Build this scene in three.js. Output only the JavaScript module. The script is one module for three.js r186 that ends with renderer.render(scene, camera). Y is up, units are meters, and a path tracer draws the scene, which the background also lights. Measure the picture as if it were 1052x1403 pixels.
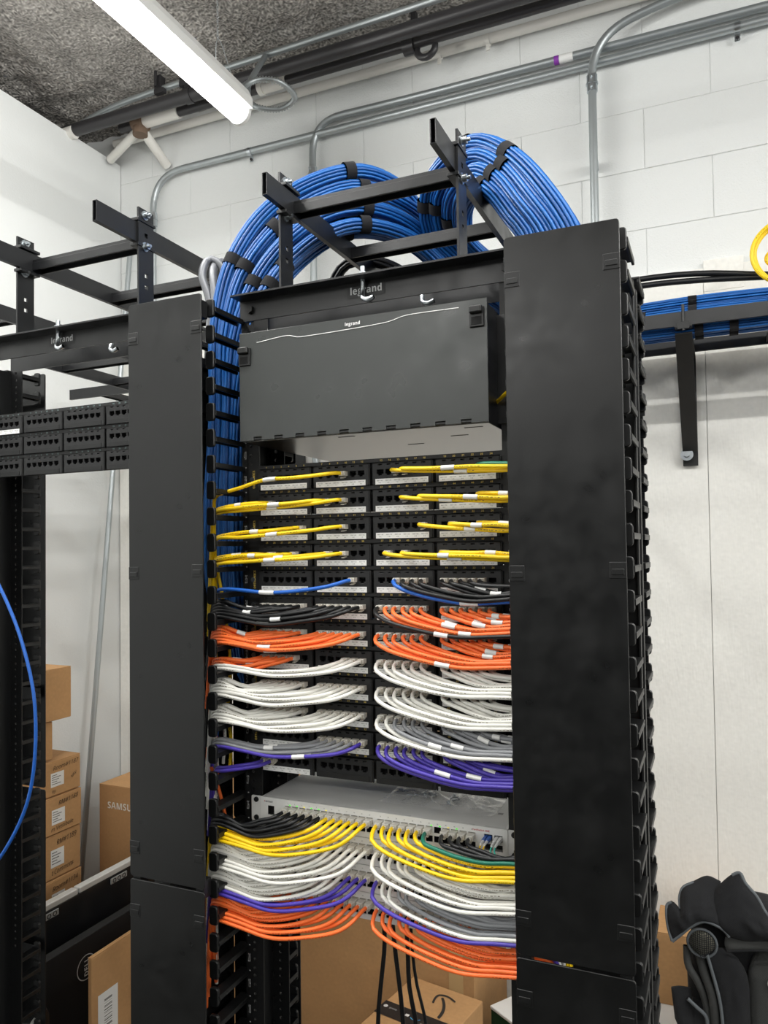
import * as THREE from 'three';
import { RoundedBoxGeometry } from 'three/addons/geometries/RoundedBoxGeometry.js';
import { RectAreaLightUniformsLib } from 'three/addons/lights/RectAreaLightUniformsLib.js';
import { mergeGeometries } from 'three/addons/utils/BufferGeometryUtils.js';
import { ImprovedNoise } from 'three/addons/math/ImprovedNoise.js';

// ---------------------------------------------------------------- camera, lights, exposure
const scene = new THREE.Scene();
scene.background = new THREE.Color(0x000000);
const camera = new THREE.PerspectiveCamera(2 * Math.atan(701.5 / 1041.5) * 180 / Math.PI, 1052 / 1403, 0.02, 40);
camera.position.set(0.52165, 1.62853, 1.1511);
camera.rotation.set(0.028678, 0.411232, -0.013206, 'YXZ');
camera.setViewOffset(1052, 1403, 0, -22.26, 1052, 1403);
const renderer = new THREE.WebGLRenderer({ antialias: true });
renderer.toneMapping = THREE.LinearToneMapping;
renderer.toneMappingExposure = 1.0;
renderer.shadowMap.enabled = true;
RectAreaLightUniformsLib.init();
const LIGHT_POWER = 81;                                    // radiance of one strip lamp's lens
const LAMPS = [[-0.81, 0.39], [1.65, 0.39], [4.1, 0.39], [-0.81, 3.6], [1.65, 3.6], [4.1, 3.6]];
const ROOM = { x0: -1.87, x1: 5.4, z0: -1.45, z1: 5.4, top: 3.5 };

// ---------------------------------------------------------------- helpers
let seed = 7;
const rnd = () => { seed = (seed * 1664525 + 1013904223) >>> 0; return seed / 4294967296; };
const rr = (a, b) => a + (b - a) * rnd();
const V = (x, y, z) => new THREE.Vector3(x, y, z);
const taken = {};
function numbered(n) { const k = taken[n] = (taken[n] ?? -1) + 1; return k ? `${n}_${String(k).padStart(3, '0')}` : n; }
function tag(o, label, category, group, kind) {
  o.userData.label = label; o.userData.category = category;
  if (group) o.userData.group = group;
  if (kind) o.userData.kind = kind;
  return o;
}
function thing(name, label, category, pos = [0, 0, 0], group) {
  const o = new THREE.Group(); o.name = numbered(name); o.position.set(...pos); scene.add(o);
  return tag(o, label, category, group);
}
function part(name, geo, mat, parent, pos, rot) {
  const m = new THREE.Mesh(geo, mat); m.name = name;
  if (pos) m.position.set(...pos);
  if (rot) m.rotation.set(...rot);
  m.castShadow = m.receiveShadow = true;
  parent.add(m); return m;
}
function solo(name, geo, mat, label, category, pos, rot, group) {
  const m = part(numbered(name), geo, mat, scene, pos, rot); return tag(m, label, category, group);
}
function struct(name, geo, mat, pos, label, category) {
  const m = part(name, geo, mat, scene, pos); m.userData.kind = 'structure';
  m.userData.label = label; m.userData.category = category; return m;
}
const geoCache = new Map();
function rbox(w, h, d, r = 0.001) {
  const k = [w, h, d, r].map(v => v.toFixed(5)).join();
  if (!geoCache.has(k)) geoCache.set(k, metreUV(new RoundedBoxGeometry(w, h, d, 1, Math.min(r, w / 2.01, h / 2.01, d / 2.01))));
  return geoCache.get(k);
}
function metreUV(g, s = 1) {                              // uv in metres, by the main direction of each face
  const p = g.attributes.position, n = g.attributes.normal, uv = new Float32Array(p.count * 2);
  for (let i = 0; i < p.count; i++) {
    const ax = Math.abs(n.getX(i)), ay = Math.abs(n.getY(i)), az = Math.abs(n.getZ(i));
    let u, v;
    if (ax >= ay && ax >= az) { u = p.getZ(i); v = p.getY(i); } else if (ay >= az) { u = p.getX(i); v = p.getZ(i); } else { u = p.getX(i); v = p.getY(i); }
    uv[2 * i] = u / s; uv[2 * i + 1] = v / s;
  }
  g.setAttribute('uv', new THREE.BufferAttribute(uv, 2)); return g;
}
function merged(list) {
  return mergeGeometries(list.map(g => { const c = g.index ? g.toNonIndexed() : g.clone(); for (const k of Object.keys(c.attributes)) if (!['position', 'normal', 'uv'].includes(k)) c.deleteAttribute(k); if (!c.attributes.uv) metreUV(c); return c; }));
}
const at = (g, x, y, z, rx = 0, ry = 0, rz = 0) => { const c = g.clone(); if (rx) c.rotateX(rx); if (ry) c.rotateY(ry); if (rz) c.rotateZ(rz); return c.translate(x, y, z); };
const bx = (w, h, d, x = 0, y = 0, z = 0, r = 0.0008) => at(rbox(w, h, d, r), x, y, z);
// sweep of a round section along a polyline, with end caps
function sweep(P, r, rad = 6, caps = true) {
  const n = P.length, pos = [], nor = [], uv = [], idx = [];
  const rf = typeof r === 'function' ? r : () => r;
  const t = V(), N = V(), B = V(), prev = V(); let len = 0;
  for (let i = 0; i < n; i++) {
    t.subVectors(P[Math.min(i + 1, n - 1)], P[Math.max(i - 1, 0)]).normalize();
    if (i === 0) { N.set(0, 1, 0); if (Math.abs(t.y) > 0.9) N.set(1, 0, 0); } else len += P[i].distanceTo(P[i - 1]);
    N.addScaledVector(t, -N.dot(t)).normalize(); B.crossVectors(t, N);
    const R = rf(i / (n - 1));
    for (let j = 0; j <= rad; j++) {
      const a = j / rad * Math.PI * 2, c = Math.cos(a), s = Math.sin(a);
      const x = N.x * c + B.x * s, y = N.y * c + B.y * s, z = N.z * c + B.z * s;
      pos.push(P[i].x + x * R, P[i].y + y * R, P[i].z + z * R); nor.push(x, y, z); uv.push(j / rad * 0.02, len);
    }
  }
  for (let i = 0; i < n - 1; i++) for (let j = 0; j < rad; j++) { const a = i * (rad + 1) + j, b = a + rad + 1; idx.push(a, a + 1, b, b, a + 1, b + 1); }
  if (caps) for (const e of [0, n - 1]) {
    const tt = V().subVectors(P[e], P[e ? e - 1 : 1]).normalize(), c0 = pos.length / 3;
    pos.push(P[e].x, P[e].y, P[e].z); nor.push(tt.x, tt.y, tt.z); uv.push(0, 0);
    for (let j = 0; j <= rad; j++) { const q = (e * (rad + 1) + j) * 3; pos.push(pos[q], pos[q + 1], pos[q + 2]); nor.push(tt.x, tt.y, tt.z); uv.push(0, 0); }
    for (let j = 0; j < rad; j++) e ? idx.push(c0, c0 + 2 + j, c0 + 1 + j) : idx.push(c0, c0 + 1 + j, c0 + 2 + j);
  }
  const g = new THREE.BufferGeometry();
  g.setAttribute('position', new THREE.Float32BufferAttribute(pos, 3)); g.setAttribute('normal', new THREE.Float32BufferAttribute(nor, 3));
  g.setAttribute('uv', new THREE.Float32BufferAttribute(uv, 2)); g.setIndex(idx); return g;
}
const spline = (pts, n, closed = false) => new THREE.CatmullRomCurve3(pts.map(p => p.isVector3 ? p : V(...p)), closed, 'centripetal').getSpacedPoints(n);
const wire = (pts, r, n = 24, rad = 8) => sweep(spline(pts, n), r, rad);
function rod(a, b, r, rad = 12) { return sweep([V(...a), V(...b)], r, rad); }
function bentPipe(pts, bend, r, rad = 12) {               // straight runs joined by rounded bends
  const P = pts.map(p => V(...p)), out = [P[0]];
  for (let i = 1; i < P.length - 1; i++) {
    const d0 = P[i - 1].clone().sub(P[i]), d1 = P[i + 1].clone().sub(P[i]), k = Math.min(bend, d0.length() * 0.49, d1.length() * 0.49);
    const a = P[i].clone().addScaledVector(d0.normalize(), k), c = P[i].clone().addScaledVector(d1.normalize(), k);
    for (let s = 0; s <= 10; s++) { const u = s / 10; out.push(a.clone().multiplyScalar((1 - u) * (1 - u)).addScaledVector(P[i], 2 * u * (1 - u)).addScaledVector(c, u * u)); }
  }
  out.push(P[P.length - 1]); return sweep(out, r, rad);
}
function roundedShape(w, h, r, x = 0, y = 0) {
  const s = new THREE.Shape(), a = x - w / 2, b = y - h / 2;
  s.moveTo(a + r, b); s.lineTo(a + w - r, b); s.quadraticCurveTo(a + w, b, a + w, b + r); s.lineTo(a + w, b + h - r); s.quadraticCurveTo(a + w, b + h, a + w - r, b + h);
  s.lineTo(a + r, b + h); s.quadraticCurveTo(a, b + h, a, b + h - r); s.lineTo(a, b + r); s.quadraticCurveTo(a, b, a + r, b); return s;
}
const extr = (s, d, bevel = 0, curve = 4) => metreUV(new THREE.ExtrudeGeometry(s, { depth: d, bevelEnabled: bevel > 0, bevelThickness: bevel, bevelSize: bevel, bevelOffset: -bevel, bevelSegments: 1, curveSegments: curve }));

// ---------------------------------------------------------------- textures
const noise = new ImprovedNoise();
function noiseTex(size, fn, color) {
  const d = new Uint8Array(size * size * 4);
  for (let y = 0; y < size; y++) for (let x = 0; x < size; x++) {
    const c = fn(x / size, y / size), i = (y * size + x) * 4;
    if (Array.isArray(c)) { d[i] = c[0]; d[i + 1] = c[1]; d[i + 2] = c[2]; } else d[i] = d[i + 1] = d[i + 2] = c;
    d[i + 3] = 255;
  }
  const t = new THREE.DataTexture(d, size, size); t.wrapS = t.wrapT = THREE.RepeatWrapping; t.magFilter = THREE.LinearFilter; t.minFilter = THREE.LinearMipmapLinearFilter;
  t.generateMipmaps = true; if (color) t.colorSpace = THREE.SRGBColorSpace; t.needsUpdate = true; return t;
}
// tileable noise: sample on a torus of two blended periods
function tn(u, v, f, z = 0) {
  const a = (x, y) => noise.noise(x * f, y * f, z);
  const bu = u, bv = v;
  return a(u, v) * (1 - bu) * (1 - bv) + a(u - 1, v) * bu * (1 - bv) + a(u, v - 1) * (1 - bu) * bv + a(u - 1, v - 1) * bu * bv;
}
const clampB = v => Math.max(0, Math.min(255, v));
const paintBump = noiseTex(512, (u, v) => clampB(128 + 60 * tn(u, v, 40, 1) + 50 * tn(u, v, 90, 2) + 30 * tn(u, v, 14, 3)));
const sprayColor = noiseTex(1024, (u, v) => {
  const g = tn(u, v, 130, 5) * 1.2 + tn(u, v, 70, 6) * 0.8, w = tn(u, v, 6, 7);
  const k = 152 + 84 * g + 26 * w; return [clampB(k * 1.0), clampB(k * 0.975), clampB(k * 0.945)];
}, true);
const sprayBump = noiseTex(1024, (u, v) => clampB(128 + 110 * (tn(u, v, 130, 5) + 0.7 * tn(u, v, 60, 6))));
const plyColor = noiseTex(512, (u, v) => { const k = 238 + 5 * tn(u, v, 5, 8) + 7 * tn(u, v, 60, 9) + 5 * tn(u * 1, v, 120, 4); return [clampB(k), clampB(k * 0.995), clampB(k * 0.972)]; }, true);
const plyBump = noiseTex(512, (u, v) => clampB(128 + 70 * tn(u * 6 % 1, v, 24, 11) + 50 * tn(u, v, 70, 12)));
const kraftColor = noiseTex(256, (u, v) => { const k = 1 + 0.05 * tn(u, v, 50, 13) + 0.05 * tn(u, v, 8, 14); return [clampB(186 * k), clampB(143 * k), clampB(96 * k)]; }, true);
const smudge = noiseTex(256, (u, v) => clampB(150 + 60 * tn(u, v, 6, 15) + 40 * tn(u, v, 14, 16)));
const weaveBump = noiseTex(128, (u, v) => clampB(128 + 60 * Math.sin(u * 40 * Math.PI) * Math.sin(v * 40 * Math.PI)));
const rep = (t, s, s2 = s) => { const c = t.clone(); c.repeat.set(s, s2); c.needsUpdate = true; return c; };
function canvasTex(w, h, draw) {
  const c = document.createElement('canvas'); c.width = w; c.height = h; const x = c.getContext('2d'); draw(x, w, h);
  const t = new THREE.CanvasTexture(c); t.colorSpace = THREE.SRGBColorSpace; t.anisotropy = 8; return t;
}

// ---------------------------------------------------------------- materials
const std = (color, roughness = 0.5, metalness = 0, o = {}) => new THREE.MeshStandardMaterial({ color, roughness, metalness, ...o });
const M = {
  wall: std(0xdcdedd, 0.75, 0, { bumpMap: rep(paintBump, 3), bumpScale: 0.0012 }),
  block: std(0xe3e5e4, 0.7, 0, { bumpMap: rep(paintBump, 4), bumpScale: 0.0022 }),
  mortar: std(0xe1e3e2, 0.85),
  ply: std(0xffffff, 0.65, 0, { map: rep(plyColor, 1), bumpMap: rep(plyBump, 1.4), bumpScale: 0.0012 }),
  ceiling: std(0xffffff, 0.95, 0, { map: rep(sprayColor, 0.9), bumpMap: rep(sprayBump, 0.9), bumpScale: 0.012 }),
  floor: std(0x35332f, 0.6, 0, { bumpMap: rep(paintBump, 1), bumpScale: 0.0006 }),
  black: std(0x161719, 0.6, 0, { roughnessMap: rep(smudge, 3), bumpMap: rep(paintBump, 12), bumpScale: 0.00008 }),
  cover: std(0x0b0c0d, 0.58, 0, { roughnessMap: rep(smudge, 4) }),
  door: std(0x333635, 0.55, 0, { roughnessMap: rep(smudge, 3) }),
  rackBlack: std(0x0d0e0f, 0.5),
  plastic: std(0x0c0d0e, 0.4),
  panel: std(0x101112, 0.6),
  module: std(0x131416, 0.55),
  socket: std(0x040405, 0.8),
  zinc: std(0xc4cace, 0.28, 1),
  galv: std(0xaeb4b6, 0.42, 0.75),
  brushed: std(0x747370, 0.3, 1),
  iron: std(0x2d2c2e, 0.36),
  whitePipe: std(0xdedcd6, 0.5),
  lampHousing: std(0xe9e9e7, 0.45),
  lens: new THREE.MeshStandardMaterial({ color: 0xffffff, emissive: 0xffffff, emissiveIntensity: 6, roughness: 0.4 }),
  labelWhite: std(0xe8e8e6, 0.6),
  velcro: std(0x17171a, 0.95),
  switchBody: std(0xd9d9d6, 0.45, 0, { roughnessMap: rep(smudge, 3) }),
  clear: new THREE.MeshPhysicalMaterial({ color: 0xfaf7ee, roughness: 0.25, transmission: 0.42, thickness: 0.0, ior: 1.55 }),
  film: new THREE.MeshPhysicalMaterial({ color: 0xffffff, roughness: 0.12, transmission: 0.9, thickness: 0.0, ior: 1.45 }),
  kraft: std(0xffffff, 0.85, 0, { map: rep(kraftColor, 2) }),
  tape: std(0xc9a878, 0.25),
  silver: std(0xc9c9c6, 0.35, 0.3),
  gold: std(0xcaa24a, 0.3, 1),
};
const markTex = canvasTex(64, 1024, (c, w, h) => { c.fillStyle = '#ffffff'; c.fillRect(0, 0, w, h); c.fillStyle = '#8d8676'; for (const u of [0.22, 0.78]) { let y = 20; while (y < h * 0.5) { const l = 6 + (y * 13) % 19; c.fillRect(u * w - 2, y, 2 + (y * 7) % 3, l); y += l + 5 + (y * 11) % 14; } } });
markTex.wrapS = markTex.wrapT = THREE.RepeatWrapping; markTex.repeat.set(50, 1 / 0.16);
const jacket = (c, r) => std(c, r, 0, { map: markTex });
const CORD = {
  yellow: jacket(0xf7cf10, 0.42), blue: std(0x1f63c2, 0.42), black: std(0x101113, 0.42), orange: jacket(0xfc7636, 0.45),
  white: jacket(0xe9e8e1, 0.45), grey: std(0x8c8e92, 0.45), purple: std(0x4a3aa6, 0.42), green: std(0x12735c, 0.45), aqua: std(0x4cc4b0, 0.45),
};
const BLUES = [0x14579e, 0x1860aa, 0x104a8c].map(c => std(c, 0.36));

// ---------------------------------------------------------------- the room
const T = 0.15;
{
  const W = ROOM.x1 + 3.0, cx = (ROOM.x1 - 3.0) / 2, D = ROOM.z1 - ROOM.z0, cz = (ROOM.z0 + ROOM.z1) / 2;
  struct('floor', metreUV(new THREE.BoxGeometry(W, T, D + 2 * T)), M.floor, [cx, -T / 2, cz], 'grey concrete floor under the racks and boxes', 'floor');
  // sprayed concrete ceiling: a lumpy underside on a slab
  const slab = metreUV(new THREE.BoxGeometry(W + 0.3, T, D + 2 * T)); slab.translate(0, T / 2 + 0.03, 0);
  const under = new THREE.PlaneGeometry(W, D + 0.1, 420, 300); under.rotateX(Math.PI / 2);
  const p = under.attributes.position;
  for (let i = 0; i < p.count; i++) { const x = p.getX(i), z = p.getZ(i); p.setY(i, 0.018 * noise.noise(x * 9, z * 9, 1) + 0.012 * noise.noise(x * 27, z * 27, 4)); }
  under.computeVertexNormals();
  struct('ceiling', merged([slab, metreUV(under)]), M.ceiling, [cx, ROOM.top, cz], 'rough grey-brown sprayed concrete ceiling', 'ceiling');
  // the partition on the left stops short of the ceiling
  struct('wall_left', metreUV(new THREE.BoxGeometry(T, 3.355, D)), M.wall, [ROOM.x0 - T / 2, 3.355 / 2, cz], 'smooth white painted partition wall on the left', 'wall');
  struct('wall_far_left', metreUV(new THREE.BoxGeometry(T, ROOM.top + 0.03, D)), M.wall, [-3.0 - T / 2, ROOM.top / 2, cz], 'plain wall beyond the partition', 'wall');
  struct('wall_right', metreUV(new THREE.BoxGeometry(T, ROOM.top + 0.03, D)), M.wall, [ROOM.x1 + T / 2, ROOM.top / 2, cz], 'plain white wall on the right, outside the picture', 'wall');
  struct('wall_front', metreUV(new THREE.BoxGeometry(W, ROOM.top + 0.03, T)), std(0x5c5c5b, 0.8), [cx, ROOM.top / 2, ROOM.z1 + T / 2], 'plain grey wall behind the camera', 'wall');
  const back = struct('wall_back', metreUV(new THREE.BoxGeometry(W, ROOM.top + 0.03, T)), M.mortar, [cx, ROOM.top / 2, ROOM.z0 - T / 2 - 0.004], 'white painted concrete block wall behind the racks', 'wall');
  // blocks: 0.406 x 0.2 courses, running bond; painted joints slightly recessed
  const J = 0.0008, full = extr(roundedShape(0.406 - J, 0.2 - J, 0.002), 0.0004, 0.0018);
  for (let c = 0; c < 6; c++) {
    const y = 2.468 + 0.2 * c + 0.1 - ROOM.top / 2, off = c % 2 ? 0.540 : 0.337, hgt = c === 5 ? 0.06 : 0;
    for (let k = -6; k <= 5; k++) {
      const xl = off + 0.406 * k, x0 = Math.max(xl, -1.87), x1 = xl + 0.406;
      if (x1 - x0 < 0.05) continue;
      const g = x1 - x0 < 0.4 || hgt ? extr(roundedShape(x1 - x0 - J, 0.2 - J - hgt, 0.002), 0.0004, 0.0018) : full;
      part('block', g, M.block, back, [(x0 + x1) / 2 - cx, y - hgt / 2, T / 2 + 0.0005 + (c * 7 + k * 3) % 3 * 0.0005]);
    }
  }
  // painted plywood sheets over the lower wall
  for (const [a, b] of [[-1.865, -0.715], [-0.715, 0.505], [0.505, 1.725], [1.725, 2.945]])
    part('plywood_sheet', rbox(b - a - 0.0014, 2.5, 0.018, 0.0006), M.ply, back, [(a + b) / 2 - cx, 1.25 + 0.005 - ROOM.top / 2, T / 2 + 0.012]);
  part('plywood_patch', rbox(0.115, 0.1, 0.018, 0.001), M.ply, back, [0.563 - cx, 2.478 - ROOM.top / 2, T / 2 + 0.0135]);
}

// ---------------------------------------------------------------- ceiling lamps
LAMPS.forEach(([x, z], i) => {
  const y = 3.0, len = 2.43;
  const o = thing('strip_light', ['lit white LED strip light hanging above the left rack', 'strip light right of the racks, outside the picture', 'strip light nearest the far right wall, outside the picture', 'strip light behind the camera along the partition', 'strip light behind the camera in mid room', 'strip light behind the camera by the far right wall'][i], 'light', [x, y, z], 'ceiling strip lights');
  const hs = new THREE.Shape(); hs.moveTo(-0.05, 0); hs.lineTo(0.05, 0); hs.lineTo(0.05, 0.03); hs.lineTo(0.034, 0.062); hs.lineTo(-0.034, 0.062); hs.lineTo(-0.05, 0.03);
  part('housing', extr(hs, len - 0.02, 0.001), M.lampHousing, o, [0, 0, -len / 2 + 0.01]);
  const ls = new THREE.Shape(); ls.moveTo(-0.036, 0); ls.absarc(0, 0, 0.036, Math.PI, Math.PI * 2, false);
  part('lens', extr(ls, len - 0.03, 0, 8), M.lens, o, [0, 0, -len / 2 + 0.015]);
  for (const s of [-1, 1]) {
    const es = new THREE.Shape(); es.moveTo(-0.04, 0.02); es.absarc(0, 0, 0.038, Math.PI, Math.PI * 2, false); es.lineTo(0.04, 0.02);
    part('end_cap', extr(es, 0.012, 0.001, 8), M.lampHousing, o, [0, 0, s * (len / 2 - 0.006) - 0.006]);
    part('hanger_wire', merged([wire([[-0.03, 0.06, s * (len / 2 - 0.09)], [0, 0.17, s * (len / 2 - 0.12)], [0.03, 0.06, s * (len / 2 - 0.09)]], 0.0013, 14, 5)]), M.zinc, o);
    const links = [];
    for (let k = 0; k < 24; k++) { const t = new THREE.TorusGeometry(0.006, 0.0011, 5, 8); t.scale(0.6, 1, 1); if (k % 2) t.rotateY(Math.PI / 2); t.translate(0, 0.175 + k * 0.0145, s * (len / 2 - 0.12)); links.push(t); }
    part('chain', merged(links), M.zinc, o);
  }
  // the half-round lens shines down and to both sides
  for (const [dx, dy, w] of [[0, -1, 0.05], [-0.99, -0.1, 0.036], [0.99, -0.1, 0.036]]) {
    const L = new THREE.RectAreaLight(0xfffefa, LIGHT_POWER, len - 0.05, w);
    L.position.set(dx * 0.043, dx ? -0.016 : -0.041, 0); o.add(L);
    L.lookAt(x + dx * 3, y + dy * 3, z + (dx ? 0 : 1e-4));
  }
});
{ // flexible conduit looping off the lamp's end
  const P = spline([[-0.80, 3.045, -0.80], [-0.80, 3.10, -0.84], [-0.77, 3.125, -0.87], [-0.715, 3.12, -0.90], [-0.70, 3.105, -0.97], [-0.76, 3.09, -0.985], [-0.84, 3.10, -0.95], [-0.9, 3.2, -1.0], [-0.93, 3.42, -1.16]], 560);
  solo('flexible_conduit', sweep(P, t => 0.0085 + 0.0018 * Math.sin(t * 560), 8), M.galv, 'ribbed flexible metal conduit looping from the end of the lit strip light', 'conduit');
}

// ---------------------------------------------------------------- pipes and conduits on the wall and under the ceiling
function conduit(label, pts, bend, r, mat, straps, couplings = []) {
  const o = thing('conduit', label, 'conduit');
  part('tube', bentPipe(pts, bend, r, 14), mat, o);
  for (const [x, y, z] of straps) {
    part('strap', merged([at(new THREE.CylinderGeometry(r + 0.003, r + 0.003, 0.016, 14), x, y, z, 0, 0, Math.PI / 2), bx(0.016, 0.022, 0.003, x, y - r - 0.012, z - r + 0.001)]), M.zinc, o);
    part('strap_screw', at(new THREE.CylinderGeometry(0.005, 0.005, 0.006, 8), x, y - r - 0.014, z - r + 0.005, Math.PI / 2), M.iron, o);
  }
  for (const [x, y, z] of couplings) part('coupling', merged([at(new THREE.CylinderGeometry(r + 0.004, r + 0.004, 0.055, 14), x, y, z), at(new THREE.CylinderGeometry(r + 0.0065, r + 0.0065, 0.006, 14), x, y, z), at(new THREE.CylinderGeometry(0.004, 0.004, 0.012, 6), x, y + 0.017, z + r + 0.007, Math.PI / 2), at(new THREE.CylinderGeometry(0.004, 0.004, 0.012, 6), x, y - 0.017, z + r + 0.007, Math.PI / 2)]), M.zinc, o);
  return o;
}
const wz = -1.416;
conduit('galvanised conduit bending up from behind the left rack along the wall', [[-1.663, 0.1, wz], [-1.66, 3.25, wz], [0.3, 3.238, wz], [2.6, 3.225, wz]], 0.16, 0.0135, M.galv, [[-1.167, 3.246, wz], [0.62, 3.235, wz]], [[-1.66, 3.06, wz]]);
conduit('galvanised conduit bending behind the blue bundle, upper of the wall pair', [[-0.883, 0.1, wz], [-0.88, 3.298, wz], [-0.45, 3.288, wz], [2.6, 3.262, wz]], 0.13, 0.0135, M.galv, [], [[-0.88, 3.09, wz]]);
{
  const o = conduit('galvanised conduit rising behind the right cover and bending right', [[0.183, 1.2, -1.39], [0.183, 3.31, -1.39], [0.45, 3.372, -1.39], [2.6, 3.372, -1.39]], 0.2, 0.0135, M.galv, [], [[0.183, 3.156, -1.39]]);
  part('standoff', merged([bx(0.02, 0.03, 0.034, 0.183, 2.9, -1.42), bx(0.02, 0.03, 0.016, 0.183, 1.8, -1.412)]), M.zinc, o);
}
{ const o = thing('white_pipe', 'long white painted pipe where the back wall meets the ceiling', 'pipe');
  part('tube', rod([-1.86, 3.428, -1.405], [2.6, 3.4, -1.405], 0.017, 14), M.whitePipe, o);
  for (const x of [-1.2, -0.35, -0.17, 0.5]) part('clip', merged([at(new THREE.CylinderGeometry(0.02, 0.02, 0.014, 12), x, 3.425 - (x + 1.86) * 0.0063, -1.405, 0, 0, Math.PI / 2), bx(0.014, 0.03, 0.004, x, 3.40 - (x + 1.86) * 0.0063, -1.402)]), M.whitePipe, o); }
{ const o = thing('iron_pipe', 'thick black iron pipe under the ceiling beside the silver conduit', 'pipe');
  part('tube', rod([-1.93, 3.372, -1.17], [2.6, 3.372, -1.21], 0.025, 16), M.iron, o);
  for (const x of [-1.28, 0.3]) part('pipe_clamp', merged([at(new THREE.CylinderGeometry(0.029, 0.029, 0.03, 16), x, 3.372, -1.176, 0, 0, Math.PI / 2), bx(0.025, 0.12, 0.012, x, 3.44, -1.165)]), M.iron, o);
  part('end_fitting', at(new THREE.CylinderGeometry(0.026, 0.026, 0.05, 14), -1.875, 3.36, -1.165, 0, 0, Math.PI / 2), M.whitePipe, o); }
{ const o = thing('iron_pipe', 'black iron pipe nearest the back wall, with a union fitting', 'pipe');
  part('tube', rod([-1.70, 3.39, -1.268], [2.6, 3.39, -1.31], 0.018, 16), M.iron, o);
  part('fitting', merged([at(new THREE.CylinderGeometry(0.036, 0.036, 0.05, 14), -1.60, 3.39, -1.269, 0, 0, Math.PI / 2), at(new THREE.CylinderGeometry(0.03, 0.03, 0.06, 14), -1.6, 3.37, -1.269)]), std(0x6e5a4a, 0.7), o);
  part('painted_sleeve', merged([at(new THREE.CylinderGeometry(0.024, 0.024, 0.17, 16), -1.49, 3.39, -1.27, 0, 0, Math.PI / 2), at(new THREE.CylinderGeometry(0.027, 0.027, 0.02, 16), -1.02, 3.39, -1.2745, 0, 0, Math.PI / 2), at(new THREE.CylinderGeometry(0.0235, 0.0235, 0.1, 16), -0.96, 3.39, -1.275, 0, 0, Math.PI / 2)]), M.whitePipe, o);
  part('union', merged([at(new THREE.TorusGeometry(0.034, 0.012, 8, 16), -0.36, 3.37, -1.29), at(new THREE.CylinderGeometry(0.032, 0.032, 0.04, 8), -0.42, 3.39, -1.285, 0, 0, Math.PI / 2), bx(0.02, 0.1, 0.02, -0.4, 3.45, -1.285)]), M.iron, o); }
{ const o = conduit('silver conduit running close under the ceiling above the iron pipes', [[-1.90, 3.40, -1.20], [-1.72, 3.43, -1.19], [-1.5, 3.435, -1.18], [2.6, 3.435, -1.15]], 0.12, 0.0115, M.galv, []);
  for (const x of [-1.42, -1.30]) part('beam_clamp', merged([bx(0.03, 0.06, 0.03, x, 3.45, -1.175), bx(0.045, 0.018, 0.02, x + 0.01, 3.415, -1.165), at(new THREE.CylinderGeometry(0.006, 0.006, 0.06, 8), x, 3.46, -1.15)]), M.iron, o); }
{ const o = thing('white_pipe', 'short white pipes crossing in the ceiling corner above the partition', 'pipe');
  part('tube', rod([-1.845, 3.335, -1.36], [-1.60, 3.375, -1.275], 0.018, 12), M.whitePipe, o);
  part('tube', rod([-1.60, 3.375, -1.27], [-1.60, 3.29, -1.437], 0.02, 12), M.whitePipe, o); }
// marker tag on the wall conduit pair
{ const o = thing('conduit_tag', 'small white and purple tag wrapped on the upper wall conduit', 'tag', [0.085, 3.283, wz]);
  part('band', at(new THREE.CylinderGeometry(0.0143, 0.0143, 0.045, 14), 0.012, 0, 0, 0, 0, Math.PI / 2), M.labelWhite, o);
  part('purple_end', at(new THREE.CylinderGeometry(0.0145, 0.0145, 0.016, 14), -0.02, 0.0004, 0, 0, 0, Math.PI / 2), std(0x8a3aa8, 0.5), o); }

// ---------------------------------------------------------------- racks
const U = 0.04445, ROW1 = 1.757;                          // height of the first row of jacks
const RACK_L = -0.682, CH = 0.085, POST_TOP = 2.043;
const holeCol = (xs, yA, yB) => { const h = []; for (let y = yA; y < yB; y += U) for (const d of [0.0063, 0.0222, 0.0381]) for (const x of xs) h.push([x, y + d]); return h; };
function flange(w, h, holes) {
  const s = new THREE.Shape(); s.moveTo(-w / 2, 0); s.lineTo(w / 2, 0); s.lineTo(w / 2, h); s.lineTo(-w / 2, h);
  for (const [x, y] of holes) { const p = new THREE.Path(), r = 0.0031; for (let k = 0; k < 6; k++) { const a = -k / 6 * Math.PI * 2; k ? p.lineTo(x + r * Math.cos(a), y + r * Math.sin(a)) : p.moveTo(x + r * Math.cos(a), y + r * Math.sin(a)); } s.holes.push(p); }
  return extr(s, 0.0025);
}
const flangeGeo = flange(0.036, POST_TOP, holeCol([0], ROW1 - U / 2 - 22 * U, 2.02));
const uNums = canvasTex(64, 2048, (c, w, h) => {
  c.fillStyle = '#0d0e0f'; c.fillRect(0, 0, w, h); c.fillStyle = '#c8c8c8'; c.font = '30px sans-serif'; c.textAlign = 'center'; c.textBaseline = 'middle';
  for (let k = 0; k < 30; k++) { const y = (k + 0.5) / 30 * h; c.fillText(String(44 - k), w / 2, y); c.fillRect(w * 0.25, (k + 1) / 30 * h - 2, w * 0.5, 3); }
});
const uNumMat = std(0xffffff, 0.45, 0, { map: uNums });
const logo = (bg, fg, px = 120) => canvasTex(512, 160, (c, w, h) => { c.fillStyle = bg; c.fillRect(0, 0, w, h); c.fillStyle = fg; c.font = `bold ${px}px sans-serif`; c.textAlign = 'center'; c.textBaseline = 'middle'; c.fillText('legrand', w / 2, h / 2 - 8); });
const logoBarMat = std(0xffffff, 0.5, 0, { map: logo('#161719', '#b9bbbb') }), logoDoorMat = std(0xffffff, 0.6, 0, { map: logo('#333635', '#e6e6e6') });
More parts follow.
